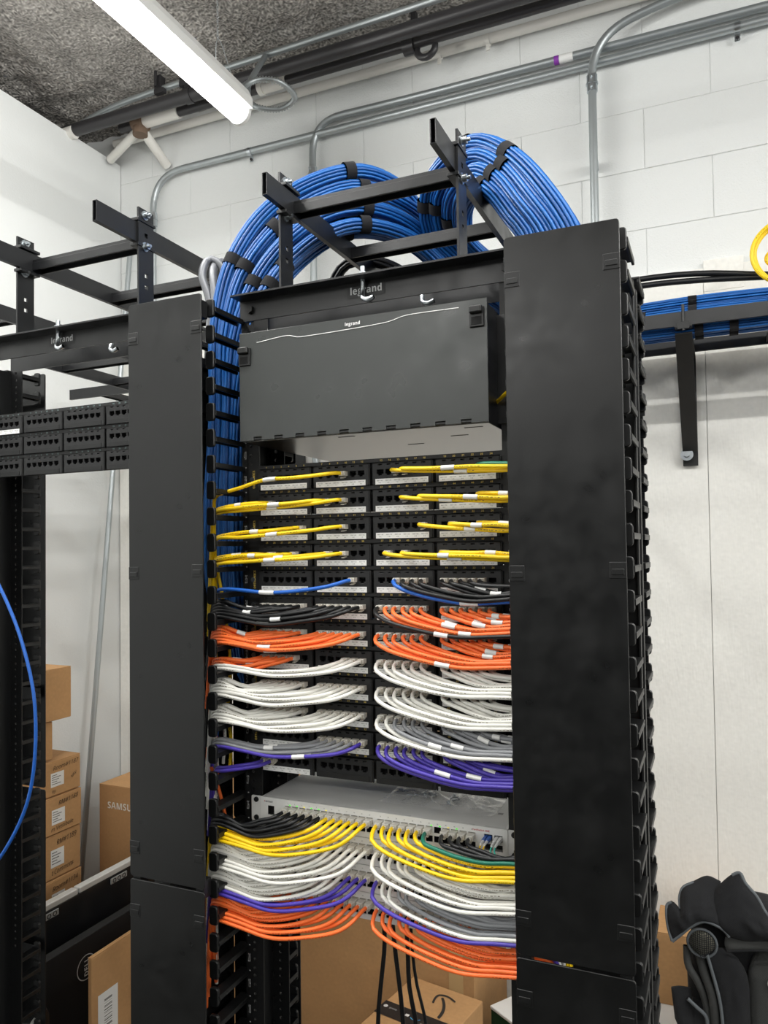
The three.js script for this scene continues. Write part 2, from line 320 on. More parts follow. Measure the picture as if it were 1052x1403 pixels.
function crossbar(o, z, dir, withLogo) {                  // steel angle across the rack top
  const s = new THREE.Shape(); s.moveTo(0, 0); s.lineTo(0.034 * dir, 0); s.lineTo(0.034 * dir, -0.003); s.lineTo(0.003 * dir, -0.003); s.lineTo(0.003 * dir, -0.04); s.lineTo(0, -0.04);
  const g = extr(s, 0.514); g.rotateY(-Math.PI / 2); g.translate(0.257, 0, 0);
  const b = part('top_crossbar', g, M.black, o, [0, 2.083, z]);
  if (withLogo) {
    part('logo_plate', new THREE.PlaneGeometry(0.07, 0.022), logoBarMat, b, [-0.006, -0.0185, 0.0036 * dir]);
    for (const x of [-0.235, 0.235]) part('bolt', at(new THREE.CylinderGeometry(0.008, 0.008, 0.008, 6), x, -0.02, 0.006 * dir, Math.PI / 2), M.rackBlack, b);
  }
  return b;
}
function makeRack(x, label) {
  const o = thing('equipment_rack', label, 'rack', [x, 0, 0], 'two-post racks');
  for (const s of [-1, 1]) {
    const p = part('post', flangeGeo, M.rackBlack, o, [s * 0.239, 0, -0.0025]);
    part('rear_flange', flangeGeo, M.rackBlack, p, [0, 0, -CH]);
    part('web', rbox(0.003, POST_TOP, CH, 0.0008), M.rackBlack, p, [s * 0.0175, POST_TOP / 2, -CH / 2 + 0.001]);
    part('unit_numbers', new THREE.PlaneGeometry(0.010, 30 * U), uNumMat, p, [s * 0.0115, ROW1 + 5.5 * U - 15 * U, 0.0029]);
    part('base_angle', merged([bx(0.08, 0.006, 0.38, 0, 0.003, -CH / 2), bx(0.006, 0.1, 0.2, -s * 0.02, 0.05, -CH / 2)]), M.rackBlack, o, [s * 0.22, 0, 0]);
  }
  crossbar(o, 0.0005, 1, true); crossbar(o, -CH - 0.001, -1, false);
  for (const [jx, jz] of [[-0.008, 0.012], [0.075, -0.05]]) {
    const j = part('j_bolt', merged([wire([[jx, 2.102, jz], [jx, 2.07, jz], [jx, 2.058, jz + 0.002], [jx + 0.004, 2.046, jz + 0.008], [jx + 0.014, 2.042, jz + 0.010], [jx + 0.024, 2.045, jz + 0.010]], 0.0042, 24, 8)]), M.zinc, o);
    part('nut', at(new THREE.CylinderGeometry(0.008, 0.008, 0.007, 6), jx, 2.0875, jz), M.zinc, j);
  }
  return o;
}
makeRack(0, 'black two-post rack filled with patch panels and coloured cords');
makeRack(RACK_L, 'black two-post rack at the left edge with empty patch panels');

// vertical cable managers between the racks
const finger = merged([bx(0.02, 0.0035, 0.092, 0, 0, 0.046), bx(0.004, 0.008, 0.09, -0.008, -0.003, 0.046), bx(0.004, 0.008, 0.09, 0.008, -0.003, 0.046)]);
const padShape = roundedShape(0.017, 0.031, 0.006); const padGeo = extr(padShape, 0.004, 0.0012);
const coverUp = extr(roundedShape(0.156, 0.988, 0.006), 0.002, 0.0008), coverLow = extr(roundedShape(0.156, 0.985, 0.006), 0.002, 0.0008);
function makeManager(cx, label, front) {
  const o = thing('cable_manager', label, 'cable manager', [cx, 0, 0], 'vertical cable managers');
  for (const s of [-1, 1]) {
    for (const z of [-0.012, -0.062]) part('side_rail', rbox(0.003, 2.0, 0.016, 0.0006), M.rackBlack, o, [s * 0.0815, 1.02, z]);
    for (let k = 0; k < 45; k++) {
      const y = ROW1 + U / 2 + 6 * U - k * U; if (y < 0.08) break;
      for (const d of [1, -1]) {
        const f = part('finger', finger, M.plastic, o, [s * 0.076, y, d > 0 ? -0.004 : -0.078], d > 0 ? undefined : [0, Math.PI, 0]);
        part('pad', padGeo, M.plastic, f, [0, -0.001, 0.09]);
      }
    }
  }
  if (cx < 0) part('side_sheet', rbox(0.002, 2.0, 0.115, 0.0005), M.rackBlack, o, [-0.0795, 1.02, -0.132]);
  if (cx > 0) part('divider_plate', rbox(0.158, 1.85, 0.002), M.rackBlack, o, [0, 1.0, -0.018]);
  for (const y of [0.1, 0.7, 1.3, 1.86, 2.0]) part('brace', rbox(0.165, 0.03, 0.003), M.rackBlack, o, [0, y, -0.172]);
  const addCover = (g, y0, h, z, latches, nm) => {
    const c = part(nm, g, M.cover, o, [0, y0 + h / 2, z]);
    for (const ly of latches) for (const s of [-1, 1]) {
      const l = part('latch', rbox(0.022, 0.022, 0.003, 0.001), M.plastic, c, [s * 0.067, ly - y0 - h / 2 + (s > 0 ? 0.004 : 0), 0.0022]);
      part('latch_slider', rbox(0.016, 0.008, 0.002, 0.0008), M.plastic, l, [0, -0.002, 0.0018]);
    }
  };
  if (front) {
    addCover(coverUp, 1.0755, 0.988, 0.113, [2.003, 1.594, 1.125], 'cover');
    addCover(coverLow, 0.086, 0.985, 0.113, [1.018, 0.55, 0.13], 'cover');
    for (const y of [0.1, 1.073, 2.04]) for (const s of [-1, 1]) part('cover_bracket', rbox(0.016, 0.03, 0.02), M.plastic, o, [s * 0.066, y, 0.1025]);
  }
  addCover(coverUp, 1.0755, 0.988, -0.193, [], 'rear_cover'); addCover(coverLow, 0.086, 0.985, -0.193, [], 'rear_cover');
  return o;
}
makeManager(-0.3365, 'black vertical cable manager with tall covers left of the coloured cords', true);
makeManager(0.3365, 'black vertical cable manager with tall covers right of the coloured cords', true);
makeManager(-1.026, 'open-fronted black cable manager at the left picture edge', false);

// ---------------------------------------------------------------- ladder runways
const BAR_H = 0.038, BAR_T = 0.0095, LY = 2.243;
function tubeBar(len) {                                   // hollow rectangular stringer along z
  const s = new THREE.Shape(); const a = BAR_T / 2, b = BAR_H / 2, t = 0.0014; s.moveTo(-a, -b); s.lineTo(a, -b); s.lineTo(a, b); s.lineTo(-a, b);
  const h = new THREE.Path(); h.moveTo(-a + t, -b + t); h.lineTo(-a + t, b - t); h.lineTo(a - t, b - t); h.lineTo(a - t, -b + t); s.holes.push(h);
  return extr(s, len, 0.0004);
}
function rungGeo(w) { return merged([bx(w, 0.013, 0.026, 0, 0.004, 0), bx(w, 0.016, 0.003, 0, -0.004, 0.0125), bx(w, 0.016, 0.003, 0, -0.004, -0.0125)]); }
const washerBolt = merged([at(new THREE.CylinderGeometry(0.009, 0.009, 0.002, 14), 0, 0, 0, 0, 0, Math.PI / 2), at(new THREE.CylinderGeometry(0.0065, 0.0065, 0.009, 6), 0.004, 0, 0, 0, 0, Math.PI / 2), at(new THREE.CylinderGeometry(0.003, 0.003, 0.016, 8), 0.006, 0, 0, 0, 0, Math.PI / 2)]);
function strapShape(h) {
  const s = new THREE.Shape(); s.moveTo(-0.021, 0); s.lineTo(0.021, 0); s.lineTo(0.021, h); s.lineTo(-0.021, h);
  for (const y of [0.07, 0.092, 0.147, 0.17]) { const p = new THREE.Path(), r = 0.0042; p.moveTo(-r, h - 0.22 + y - r); p.lineTo(-r, h - 0.22 + y + r); p.lineTo(r, h - 0.22 + y + r); p.lineTo(r, h - 0.22 + y - r); s.holes.push(p); }
  const g = extr(s, 0.004); g.rotateY(Math.PI / 2); g.translate(-0.002, 0, 0); return g;
}
function ladder(name, label, xa, xb, zf, zb, risers, zr0 = -0.022) {
  const o = thing(name, label, 'cable ladder', [0, 0, 0], 'overhead cable ladders');
  [xa, xb].forEach((x, i) => {
    part('stringer', tubeBar(zf[i] - zb), M.black, o, [x, LY, zb]);
    for (const [rz, sgn] of risers) {
      const px = x + (i ? 1 : -1) * (BAR_T / 2 + 0.0025);
      const r = part('riser', strapShape(0.208), M.black, o, [px, 2.0832, rz]);
      for (const by of [0.196, 0.135]) part('bolt', washerBolt, M.zinc, r, [0.003, by, 0.004]);
      for (const cy of [0.136, 0.184]) part('clip', rbox(0.02, 0.006, 0.05), M.black, r, [i ? -0.006 : 0.006, cy, 0]);
    }
  });
  for (let z = zr0; z > zb + 0.03; z -= 0.2286) part('rung', rungGeo(xb - xa - BAR_T), M.black, o, [(xa + xb) / 2, LY - 0.004, z]);
  return o;
}
ladder('cable_ladder', 'black cable ladder carrying blue bundles above the filled rack', -0.155, 0.155, [0.08, 0.112], -1.02, [[0, 1]]);
ladder('cable_ladder', 'empty black cable ladder above the left rack', -0.788, -0.483, [0.16, 0.124], -1.02, [[0, 1]]);
ladder('cable_ladder', 'furthest left black cable ladder, seen between the left rack and partition', -1.428, -1.123, [0.3, 0.3], -1.02, []);
{ // ladder along the back wall on brackets
  const o = thing('cable_ladder', 'black cable ladder bracketed along the back wall, carrying blue bundles', 'cable ladder', [0, 0, 0], 'overhead cable ladders');
  const g = tubeBar(4.2); g.rotateY(Math.PI / 2);
  for (const z of [-1.045, -1.355]) part('stringer', g, M.black, o, [-1.75, LY, z]);
  for (let x = -1.6; x < 2.4; x += 0.2286) part('rung', at(rungGeo(0.3), 0, 0, 0, 0, Math.PI / 2), M.black, o, [x, LY - 0.004, -1.2]);
  for (const bxX of [0.455, 1.75, -0.95]) {
    const b = part('wall_bracket', merged([
      bx(0.044, 0.005, 0.385, 0, LY - BAR_H / 2 - 0.003, -1.225),
      bx(0.044, 0.34, 0.005, 0, 2.05, -1.42),
      at(rbox(0.044, 0.005, 0.452, 0.0008), 0, 2.065, -1.221, -0.665)]), M.rackBlack, o, [bxX, 0, 0]);
    part('washer', at(new THREE.CylinderGeometry(0.019, 0.019, 0.003, 20), -0.01, 1.914, -1.398, Math.PI / 2), M.zinc, b);
    part('bolt_head', at(new THREE.CylinderGeometry(0.009, 0.009, 0.012, 6), -0.01, 1.914, -1.392, Math.PI / 2), M.zinc, b);
    part('clamp_bolt', merged([at(new THREE.CylinderGeometry(0.004, 0.004, 0.07, 8), 0, 2.245, -1.036), bx(0.03, 0.02, 0.004, 0, LY - 0.02, -1.0335)]), M.rackBlack, b);
  }
}

// ---------------------------------------------------------------- blue cable bundles
const HEX = [[0, 0]]; for (let ring = 1; ring <= 2; ring++) for (let k = 0; k < 6 * ring; k++) { const a = (k / (6 * ring)) * Math.PI * 2 + ring * 0.2; HEX.push([Math.cos(a) * ring * 2, Math.sin(a) * ring * 2]); }
function bundle(label, pts, straps, { r = 0.0031, seg = 60, twist = 1.2, mats = BLUES, hex = HEX, name = 'cable_bundle', group = 'blue cable bundles' } = {}) {
  const o = thing(name, label, 'cable bundle', [0, 0, 0], group);
  const P = spline(pts, seg), n = P.length, N = [], B = [];
  let nn = V(0.3, 0.2, 1).normalize();
  for (let i = 0; i < n; i++) { const t = V().subVectors(P[Math.min(i + 1, n - 1)], P[Math.max(i - 1, 0)]).normalize(); nn = nn.clone().addScaledVector(t, -nn.dot(t)).normalize(); N.push(nn); B.push(V().crossVectors(t, nn)); }
  const ph = rr(0, 6.28);
  hex.forEach(([a, b], c) => {
    const j = rr(0, 6.28), w = [];
    for (let i = 0; i < n; i++) {
      const u = i / (n - 1), an = ph + twist * u, ca = Math.cos(an), sa = Math.sin(an), k = 1.0 + 0.12 * Math.sin(u * 19 + j);
      const x = (a * ca - b * sa) * r * k, y = (a * sa + b * ca) * r * k;
      w.push(P[i].clone().addScaledVector(N[i], x).addScaledVector(B[i], y));
    }
    part('cable', sweep(w, r, 6), mats[c % mats.length], o);
  });
  const RR = r * 5.7 * (hex.length > 12 ? 1 : 0.66);
  for (const u of straps) { let i = 0; if (Array.isArray(u)) { const q = V(...u); P.forEach((p, k) => { if (p.distanceTo(q) < P[i].distanceTo(q)) i = k; }); } else i = Math.round(u * (n - 1)); const a = P[i], d = V().subVectors(P[Math.min(i + 1, n - 1)], P[Math.max(i - 1, 0)]).normalize(); part('strap', sweep([a.clone().addScaledVector(d, -0.011), a.clone().addScaledVector(d, -0.010), a.clone().addScaledVector(d, 0.010), a.clone().addScaledVector(d, 0.011)], RR, 18), M.velcro, o); }
  return o;
}
const LB = [
  [[-0.35, 1.903, -0.05], [-0.354, 2.062, -0.06], [-0.338, 2.198, -0.09], [-0.283, 2.306, -0.13], [-0.197, 2.367, -0.17], [-0.132, 2.397, -0.22], [-0.094, 2.408, -0.3], [-0.076, 2.4, -0.4]],
  [[-0.333, 1.902, -0.05], [-0.334, 2.052, -0.06], [-0.313, 2.176, -0.09], [-0.258, 2.272, -0.13], [-0.189, 2.33, -0.17], [-0.124, 2.36, -0.22], [-0.07, 2.357, -0.3], [-0.034, 2.335, -0.4]],
  [[-0.316, 1.901, -0.05], [-0.309, 2.042, -0.06], [-0.284, 2.153, -0.09], [-0.237, 2.239, -0.13], [-0.182, 2.294, -0.17], [-0.125, 2.321, -0.22], [-0.062, 2.317, -0.3], [-0.001, 2.265, -0.4]],
  [[-0.3, 1.899, -0.05], [-0.282, 2.031, -0.06], [-0.255, 2.135, -0.09], [-0.218, 2.206, -0.13], [-0.166, 2.258, -0.17], [-0.117, 2.284, -0.22], [-0.046, 2.276, -0.3], [0.031, 2.204, -0.4]]];
const RB = [
  [[0.329, 2.12, -0.08], [0.274, 2.225, -0.1], [0.212, 2.309, -0.13], [0.142, 2.368, -0.17], [0.07, 2.381, -0.22], [0.003, 2.354, -0.28], [-0.013, 2.292, -0.34], [0.048, 2.222, -0.4], [0.113, 2.168, -0.45]],
  [[0.305, 2.124, -0.08], [0.253, 2.217, -0.1], [0.202, 2.292, -0.13], [0.142, 2.345, -0.17], [0.08, 2.354, -0.22], [0.026, 2.337, -0.28], [0.013, 2.288, -0.34], [0.064, 2.231, -0.4], [0.129, 2.173, -0.45]],
  [[0.282, 2.122, -0.08], [0.233, 2.207, -0.1], [0.191, 2.272, -0.13], [0.142, 2.318, -0.17], [0.091, 2.327, -0.22], [0.05, 2.317, -0.28], [0.039, 2.28, -0.34], [0.08, 2.236, -0.4], [0.138, 2.188, -0.45]],
  [[0.256, 2.127, -0.08], [0.218, 2.191, -0.1], [0.18, 2.249, -0.13], [0.137, 2.292, -0.17], [0.099, 2.3, -0.22], [0.071, 2.296, -0.28], [0.061, 2.272, -0.34], [0.096, 2.236, -0.4], [0.146, 2.195, -0.45]]];
const ORD = ['outermost', 'second', 'third', 'innermost'];
const mixp = (a, b, t) => a.map((v, i) => v + (b[i] - v) * t), along = (pts, q) => mixp(pts[Math.floor(q)], pts[Math.min(Math.floor(q) + 1, pts.length - 1)], q % 1);
LB.forEach((pts, k) => [0, 1].forEach(d => {
  const sh = p => [p[0] + (d ? -0.012 : 0), p[1] + (d ? 0.004 : 0), p[2] - d * 0.036];
  const x = pts[0][0] + 0.008 * (k - 1.5) - d * 0.01, z = -0.045 - d * 0.034, ye = 1.30 + 0.055 * (3 - k) + d * 0.21;
  const path = [[0.05, ye - 0.08, -0.15 - 0.02 * d], [-0.14, ye - 0.075, -0.14 - 0.02 * d], [-0.24, ye - 0.05, -0.125 - 0.02 * d], [x + 0.02, ye + 0.02, z - 0.035], [x, ye + 0.12, z - 0.008], ...pts.map(sh), [0.03 + 0.03 * k, 2.2 - 0.02 * k, -0.52 - d * 0.03], [0.1 + 0.02 * k, 1.95, -0.6 - d * 0.03]];
  bundle(`${ORD[k]} ${d ? 'rear' : 'front'} blue cable bundle arching up out of the left cable manager`, path, (d ? [4.4] : [[2, 5], [2.02, 3, 5.1], [2.05, 5.1], [2.1, 2.6, 5]][k]).map(q => sh(along(pts, q))), { seg: 84 });
}));
RB.forEach((pts, k) => [0, 1].forEach(d => {
  const sh = p => [p[0], p[1] + (d ? 0.004 : 0), p[2] - d * 0.036];
  const x = 0.365 - 0.03 * k, z = -0.055 - d * 0.034, ye = 1.42 + 0.05 * (3 - k) + d * 0.12;
  const path = [[-0.02, ye - 0.08, -0.19 - 0.02 * d], [0.14, ye - 0.075, -0.18 - 0.02 * d], [0.24, ye - 0.05, -0.16 - 0.02 * d], [x - 0.02, ye + 0.02, z - 0.045], [x, ye + 0.12, z - 0.008], [x, 1.95, z], ...pts.map(sh), [0.2, 2.0 + 0.01 * k, -0.52], [0.21, 1.85, -0.58]];
  bundle(`${ORD[k]} ${d ? 'rear' : 'front'} blue cable bundle arching up out of the right cable manager`, path, (d ? [3.2] : [[2.05, 3.3, 5.2, 7], [2.15, 5.3, 7], [2.3, 5.4, 7.2], [2.4, 7.3]][k]).map(q => sh(along(pts, q))), { seg: 84 });
}));
[[2.273, -1.10], [2.276, -1.135], [2.279, -1.17], [2.283, -1.205], [2.305, -1.12], [2.308, -1.155]].forEach(([y, z], k) => {
  bundle(k < 4 ? `blue cable bundle lying in the wall ladder, ${['first', 'second', 'third', 'fourth'][k]} back from its front rail` : `blue cable bundle on top of the others in the wall ladder, ${k === 4 ? 'nearer the room' : 'nearer the wall'}`,
    [[-0.25, y - 0.02, z + 0.02], [0.0, y, z], [0.3, y, z], [0.5, y + 0.003, z], [0.8, y - 0.001, z - 0.004], [1.4, y, z], [2.4, y, z]], [0.22 + 0.012 * k, 0.285 + 0.01 * ((k * 3) % 4), 0.35 + 0.012 * k, 0.42, 0.55, 0.7], { seg: 40, twist: 0.4 });
});
// under-slung bundle below the wall ladder's front rail
[[2.222, -1.08], [2.22, -1.118]].forEach(([y, z], k) => bundle(`blue cable bundle tied under the wall ladder, ${k ? 'nearer the wall' : 'nearer the room'}`, [[-0.2, y, z], [0.4, y - 0.002, z], [0.9, y, z], [2.4, y, z]], [0.262, 0.31, 0.4], { seg: 30, twist: 0.4 }));
{ // thick black cables over the wall ladder
  const mk = (label, pts, r) => solo('black_cable', wire(pts, r, 40, 8), CORD.black, label, 'cable', undefined, undefined, 'black cables above the wall ladder');
  mk('thick black cable above the wall ladder, upper of two', [[-0.2, 2.37, -1.2], [0.1, 2.42, -1.24], [0.33, 2.437, -1.25], [0.5, 2.428, -1.25], [0.68, 2.396, -1.25], [1.1, 2.33, -1.24], [1.9, 2.31, -1.22]], 0.009);
  mk('thick black cable above the wall ladder, lower of two', [[-0.2, 2.36, -1.23], [0.1, 2.40, -1.25], [0.33, 2.416, -1.25], [0.5, 2.41, -1.255], [0.68, 2.39, -1.25], [1.1, 2.335, -1.22], [1.9, 2.31, -1.2]], 0.009);
  // tied black cable loop behind the rack top
  bundle('bundle of thick black cables looping behind the rack top crossbar', [[-0.27, 1.95, -0.33], [-0.258, 2.12, -0.34], [-0.25, 2.22, -0.35], [-0.218, 2.262, -0.35], [-0.17, 2.268, -0.36], [-0.1, 2.24, -0.37], [-0.04, 2.18, -0.38], [0.0, 2.08, -0.39], [0.02, 1.92, -0.4]], [0.45], { r: 0.0042, hex: HEX.slice(0, 7), mats: [CORD.black], seg: 44, name: 'black_cable_bundle', group: 'black cable bundles' });
  // grey power whips at the top of the left manager
  const grey = std(0x84868a, 0.4, 0.3);
  [[0, 'nearer'], [1, 'further']].forEach(([k, w]) => solo('grey_cable', wire([[-0.43 + k * 0.02, 1.9, -0.12 - k * 0.02], [-0.437 + k * 0.014, 2.15, -0.15], [-0.455 + k * 0.02, 2.215 + k * 0.012, -0.15 - k * 0.012], [-0.444 + k * 0.012, 2.247, -0.16 - k * 0.02], [-0.42, 2.232 + k * 0.01, -0.17 - k * 0.02], [-0.415, 2.15, -0.18 - k * 0.02], [-0.42, 1.9, -0.16]], 0.0085, 60, 8), grey, `grey armoured cable looping over the left manager top, ${w} of two`, 'cable', undefined, undefined, 'grey looped cables'));
  // yellow coil hung on the wall
  const C = []; for (let i = 0; i <= 150; i++) { const a = i / 150 * Math.PI * 2 * 3, q = 1 + 0.05 * Math.sin(a * 1.3); C.push(V(0.735 + 0.098 * q * Math.cos(a), 2.445 + 0.09 * q * Math.sin(a) - 0.004 * (i / 50), -1.2 - 0.02 * Math.sin(a / 3))); }
  const C2 = []; for (let i = 0; i <= 60; i++) { const a = i / 60 * Math.PI * 2; C2.push(V(0.725 + 0.055 * Math.cos(a), 2.43 + 0.03 * Math.sin(a) , -1.215)); }
  const y = thing('yellow_cord_coil', 'coil of yellow cord hanging at the right picture edge above the wall ladder', 'cord');
  part('coil', sweep(C, 0.0058, 8), CORD.yellow, y); part('inner_loop', sweep(C2, 0.0055, 8), CORD.yellow, y);
}

// ---------------------------------------------------------------- rack enclosure with drop-down door
{
  const o = thing('rack_enclosure', 'black closed four-unit enclosure with white wave line above the patch panels', 'enclosure');
  const y0 = 1.8165, y1 = 1.9975, hw = 0.2165, zb = -0.34, zf = 0.058;
  part('body', merged([bx(2 * hw, 0.002, zf - zb, 0, y1 - 0.001, (zf + zb) / 2), bx(0.002, y1 - y0, zf - zb, -hw + 0.001, (y0 + y1) / 2, (zf + zb) / 2), bx(0.002, y1 - y0, zf - zb, hw - 0.001, (y0 + y1) / 2, (zf + zb) / 2), bx(2 * hw, y1 - y0, 0.002, 0, (y0 + y1) / 2, zb)]), M.black, o);
  const tray = part('bottom_tray', rbox(2 * hw, 0.002, zf - zb, 0.0008), M.brushed, o, [0, y0, (zf + zb) / 2]);
  for (const [x, z] of [[0.185, 0.03], [-0.03, 0.035], [0.14, -0.04], [0.04, -0.1]]) part('slot', rbox(0.03, 0.0012, 0.004, 0.0004), M.socket, tray, [x, -0.0009, z - (zf + zb) / 2]);
  for (const s of [-1, 1]) part('mounting_ear', merged([bx(0.026, 0.17, 0.0025, s * 0.229, (y0 + y1) / 2, 0.0015)]), M.black, o);
  const ds = new THREE.Shape(); const w2 = 0.2185, h2 = 0.0925; ds.moveTo(-w2, h2); ds.lineTo(-w2, -h2); 
  const nN = 10, sw = 0.016; for (let k = 0; k < nN; k++) { const cx = -w2 + 0.035 + k * (2 * w2 - 0.07) / (nN - 1); ds.lineTo(cx - sw / 2, -h2); ds.lineTo(cx - sw / 2, -h2 + 0.006); ds.lineTo(cx + sw / 2, -h2 + 0.006); ds.lineTo(cx + sw / 2, -h2); }
  ds.lineTo(w2, -h2); ds.lineTo(w2, h2);
  const door = part('door', extr(ds, 0.0025, 0.0005), M.door, o, [0, 1.909, 0.0605]);
  part('logo_print', new THREE.PlaneGeometry(0.032, 0.010), logoDoorMat, door, [-0.003, 0.082, 0.0034]);
  const line = [[-0.183, 0.0735], [-0.13, 0.078], [-0.118, 0.0775], [-0.105, 0.0735], [-0.09, 0.0728], [0.055, 0.0765], [0.068, 0.0785], [0.085, 0.0825], [0.175, 0.083]].map(([x, y]) => V(x, y, 0.0032));
  part('wave_line', sweep(spline(line, 50), 0.0007, 5), M.labelWhite, door);
  for (const [x, y] of [[-0.207, 0.055], [0.203, 0.069]]) { const l = part('latch', merged([bx(0.022, 0.03, 0.005, x, y - 0.004, 0.0045), bx(0.02, 0.012, 0.012, x, y + 0.006, 0.008, 0.003)]), M.plastic, door); part('latch_recess', rbox(0.016, 0.012, 0.001, 0.0003), M.socket, l, [x, y - 0.01, 0.0072]); }
  for (let k = 0; k < nN; k++) part('hinge', rbox(0.018, 0.005, 0.006, 0.0015), M.plastic, o, [-w2 + 0.035 + k * (2 * w2 - 0.07) / (nN - 1), y0 + 0.003, 0.0592]);
  part('top_bracket', merged([bx(0.03, 0.05, 0.002, -0.215, 2.02, 0.001)]), M.black, o);
}

// ---------------------------------------------------------------- patch panels
const PX = k => -0.1665 + k * 0.111;                       // centres of the four six-jack modules
const PORT = 0.0152, portX = n => PX(Math.floor((n - 1) / 6)) + (((n - 1) % 6) - 2.5) * PORT;
function jackPath(x, y) { const p = new THREE.Path(); for (const [a, b] of [[-0.0058, 0.0042], [0.0058, 0.0042], [0.0058, -0.0028], [0.003, -0.0028], [0.003, -0.0052], [-0.003, -0.0052], [-0.003, -0.0028], [-0.0058, -0.0028]].map(q => [q[0] + x, q[1] + y])) p.currentPoint.equals(new THREE.Vector2()) && p.curves.length === 0 && !p.started ? (p.moveTo(a, b), p.started = true) : p.lineTo(a, b); return p; }
const modShape = roundedShape(0.104, 0.0355, 0.002, 0, -0.002); for (let k = 0; k < 6; k++) modShape.holes.push(jackPath((k - 2.5) * PORT, 0.001));
for (let k = 0; k < 6; k++) { const p = new THREE.Path(), x = (k - 2.5) * PORT, y = 0.0125; p.moveTo(x - 0.003, y); p.lineTo(x - 0.003, y + 0.0016); p.lineTo(x + 0.003, y + 0.0016); p.lineTo(x + 0.003, y); modShape.holes.push(p); }
const modGeo = extr(modShape, 0.0035, 0.0005);
const socketGeo = merged([bx(0.0125, 0.0105, 0.001, 0, 0, -0.011, 0.0002), bx(0.0008, 0.0105, 0.012, -0.0064, 0, -0.005, 0.0002), bx(0.0008, 0.0105, 0.012, 0.0064, 0, -0.005, 0.0002), bx(0.0125, 0.0008, 0.012, 0, 0.005, -0.005, 0.0002), bx(0.0125, 0.0008, 0.012, 0, -0.006, -0.005, 0.0002), bx(0.008, 0.0012, 0.008, 0, 0.003, -0.006, 0.0002)]);
const frameGeo = merged([bx(0.105, 0.001, 0.004, 0, 0.0167, 0.002), bx(0.002, 0.036, 0.004, 0.0533, -0.0015, 0.002)]);
const labelTex = v => canvasTex(512, 64, (c, w, h) => { c.fillStyle = '#f2f3f1'; c.fillRect(0, 0, w, h); c.fillStyle = '#55585a'; c.font = '16px sans-serif'; c.textAlign = 'center'; let q = v * 37 + 11; for (let k = 0; k < 6; k++) { q = (q * 73 + 41) % 997; c.fillText('RM11' + (10 + q % 89), (k + 0.5) * w / 6, 27); c.fillText((q % 9 + 1) + '-' + String.fromCharCode(65 + q % 6), (k + 0.5) * w / 6, 50); } });
const labelMats = [0, 1, 2, 3].map(v => std(0xffffff, 0.6, 0, { map: labelTex(v) }));
const printTex = (fg, mark) => canvasTex(2048, 400, (c, w, h) => {
  c.fillStyle = '#101112'; c.fillRect(0, 0, w, h); c.fillStyle = fg; c.font = 'bold 19px sans-serif'; c.textAlign = 'center'; c.textBaseline = 'middle';
  for (let r = 0; r < 2; r++) for (let n = 1; n <= 24; n++) c.fillText(String(n + 24 * r), (portX(n) + 0.2413) / 0.4826 * w, (0.0039 + r * U) / 0.0889 * h);
  if (mark) { c.save(); c.translate(46, h * 0.27); c.rotate(-Math.PI / 2); c.font = 'bold 26px sans-serif'; c.fillText(mark, 0, 0); c.restore(); }
});
const printMat = std(0xffffff, 0.55, 0, { map: printTex('#d9bb55', 'ORTRONICS') }), printMat1 = std(0xffffff, 0.55, 0, { map: printTex('#7f9a9a', '') });
function patchPanel(rackX, yJack, rows, label, labels, mat) {
  const h = rows * U - 0.001;
  const o = thing('patch_bay', label, 'patch panel', [rackX, yJack, 0], 'patch panels');
  const cy = U / 2 - 0.0005 + 0.002 - h / 2;
  const strips = [[-0.2413, 0.022, cy, h], [0.2193, 0.022, cy, h]];                 // both ears, then a number strip above each jack row
  for (let r = 0; r < rows; r++) strips.push([-0.2193, 0.4386, 0.0203 - r * U, 0.0062]);
  part('plate', merged([bx(0.4386, h, 0.002, 0, cy, -0.0095), ...strips.map(([x, w, y, hh]) => bx(w, hh, 0.003, x + w / 2, y, 0.0018, 0.0004)), ...[-0.219, 0.219].map(x => bx(0.002, h, 0.012, x, cy, -0.004))]), M.panel, o);
  const hu = rows === 1 ? 0.5 : 1, quads = strips.map(([x, w, y, hh]) => { const g = new THREE.PlaneGeometry(w, hh), p = g.attributes.position, uv = g.attributes.uv; g.translate(x + w / 2, y, 0); for (let i = 0; i < 4; i++) uv.setXY(i, (p.getX(i) + 0.2413) / 0.4826, 1 - hu + hu * (p.getY(i) - cy + h / 2) / h); return g; });
  part('number_print', merged(quads), mat, o, [0, 0, 0.0036]);
  for (let r = 0; r < rows; r++) for (let m = 0; m < 4; m++) {
    const f = part('jack_module', modGeo, M.module, o, [PX(m), -r * U - 0.001, 0.0042]);
    part('module_frame', frameGeo, M.panel, f, [0, -0.0005, 0]);
    for (let k = 0; k < 6; k++) part('socket', socketGeo, M.socket, f, [(k - 2.5) * PORT, 0.0005, 0.0005]);
    if (labels(r, m)) part('label_strip', new THREE.BoxGeometry(0.0929, 0.0094, 0.0006), labelMats[(r * 5 + m * 3 + Math.round(yJack * 100)) % 4], f, [0, -0.0148, 0.0044]);
    else part('label_holder', rbox(0.093, 0.0094, 0.0008, 0.0003), M.panel, f, [0, -0.0148, 0.0044]);
  }
  for (const s of [-1, 1]) for (let r = 0; r < rows; r++) part('mounting_screw', at(new THREE.CylinderGeometry(0.0042, 0.0042, 0.002, 10), s * 0.2335, -r * U, 0.0045, Math.PI / 2), M.zinc, o);
  part('rear_bracket', rbox(0.42, h * 0.8, 0.02, 0.001), M.panel, o, [0, cy, -0.022]);
  return o;
}
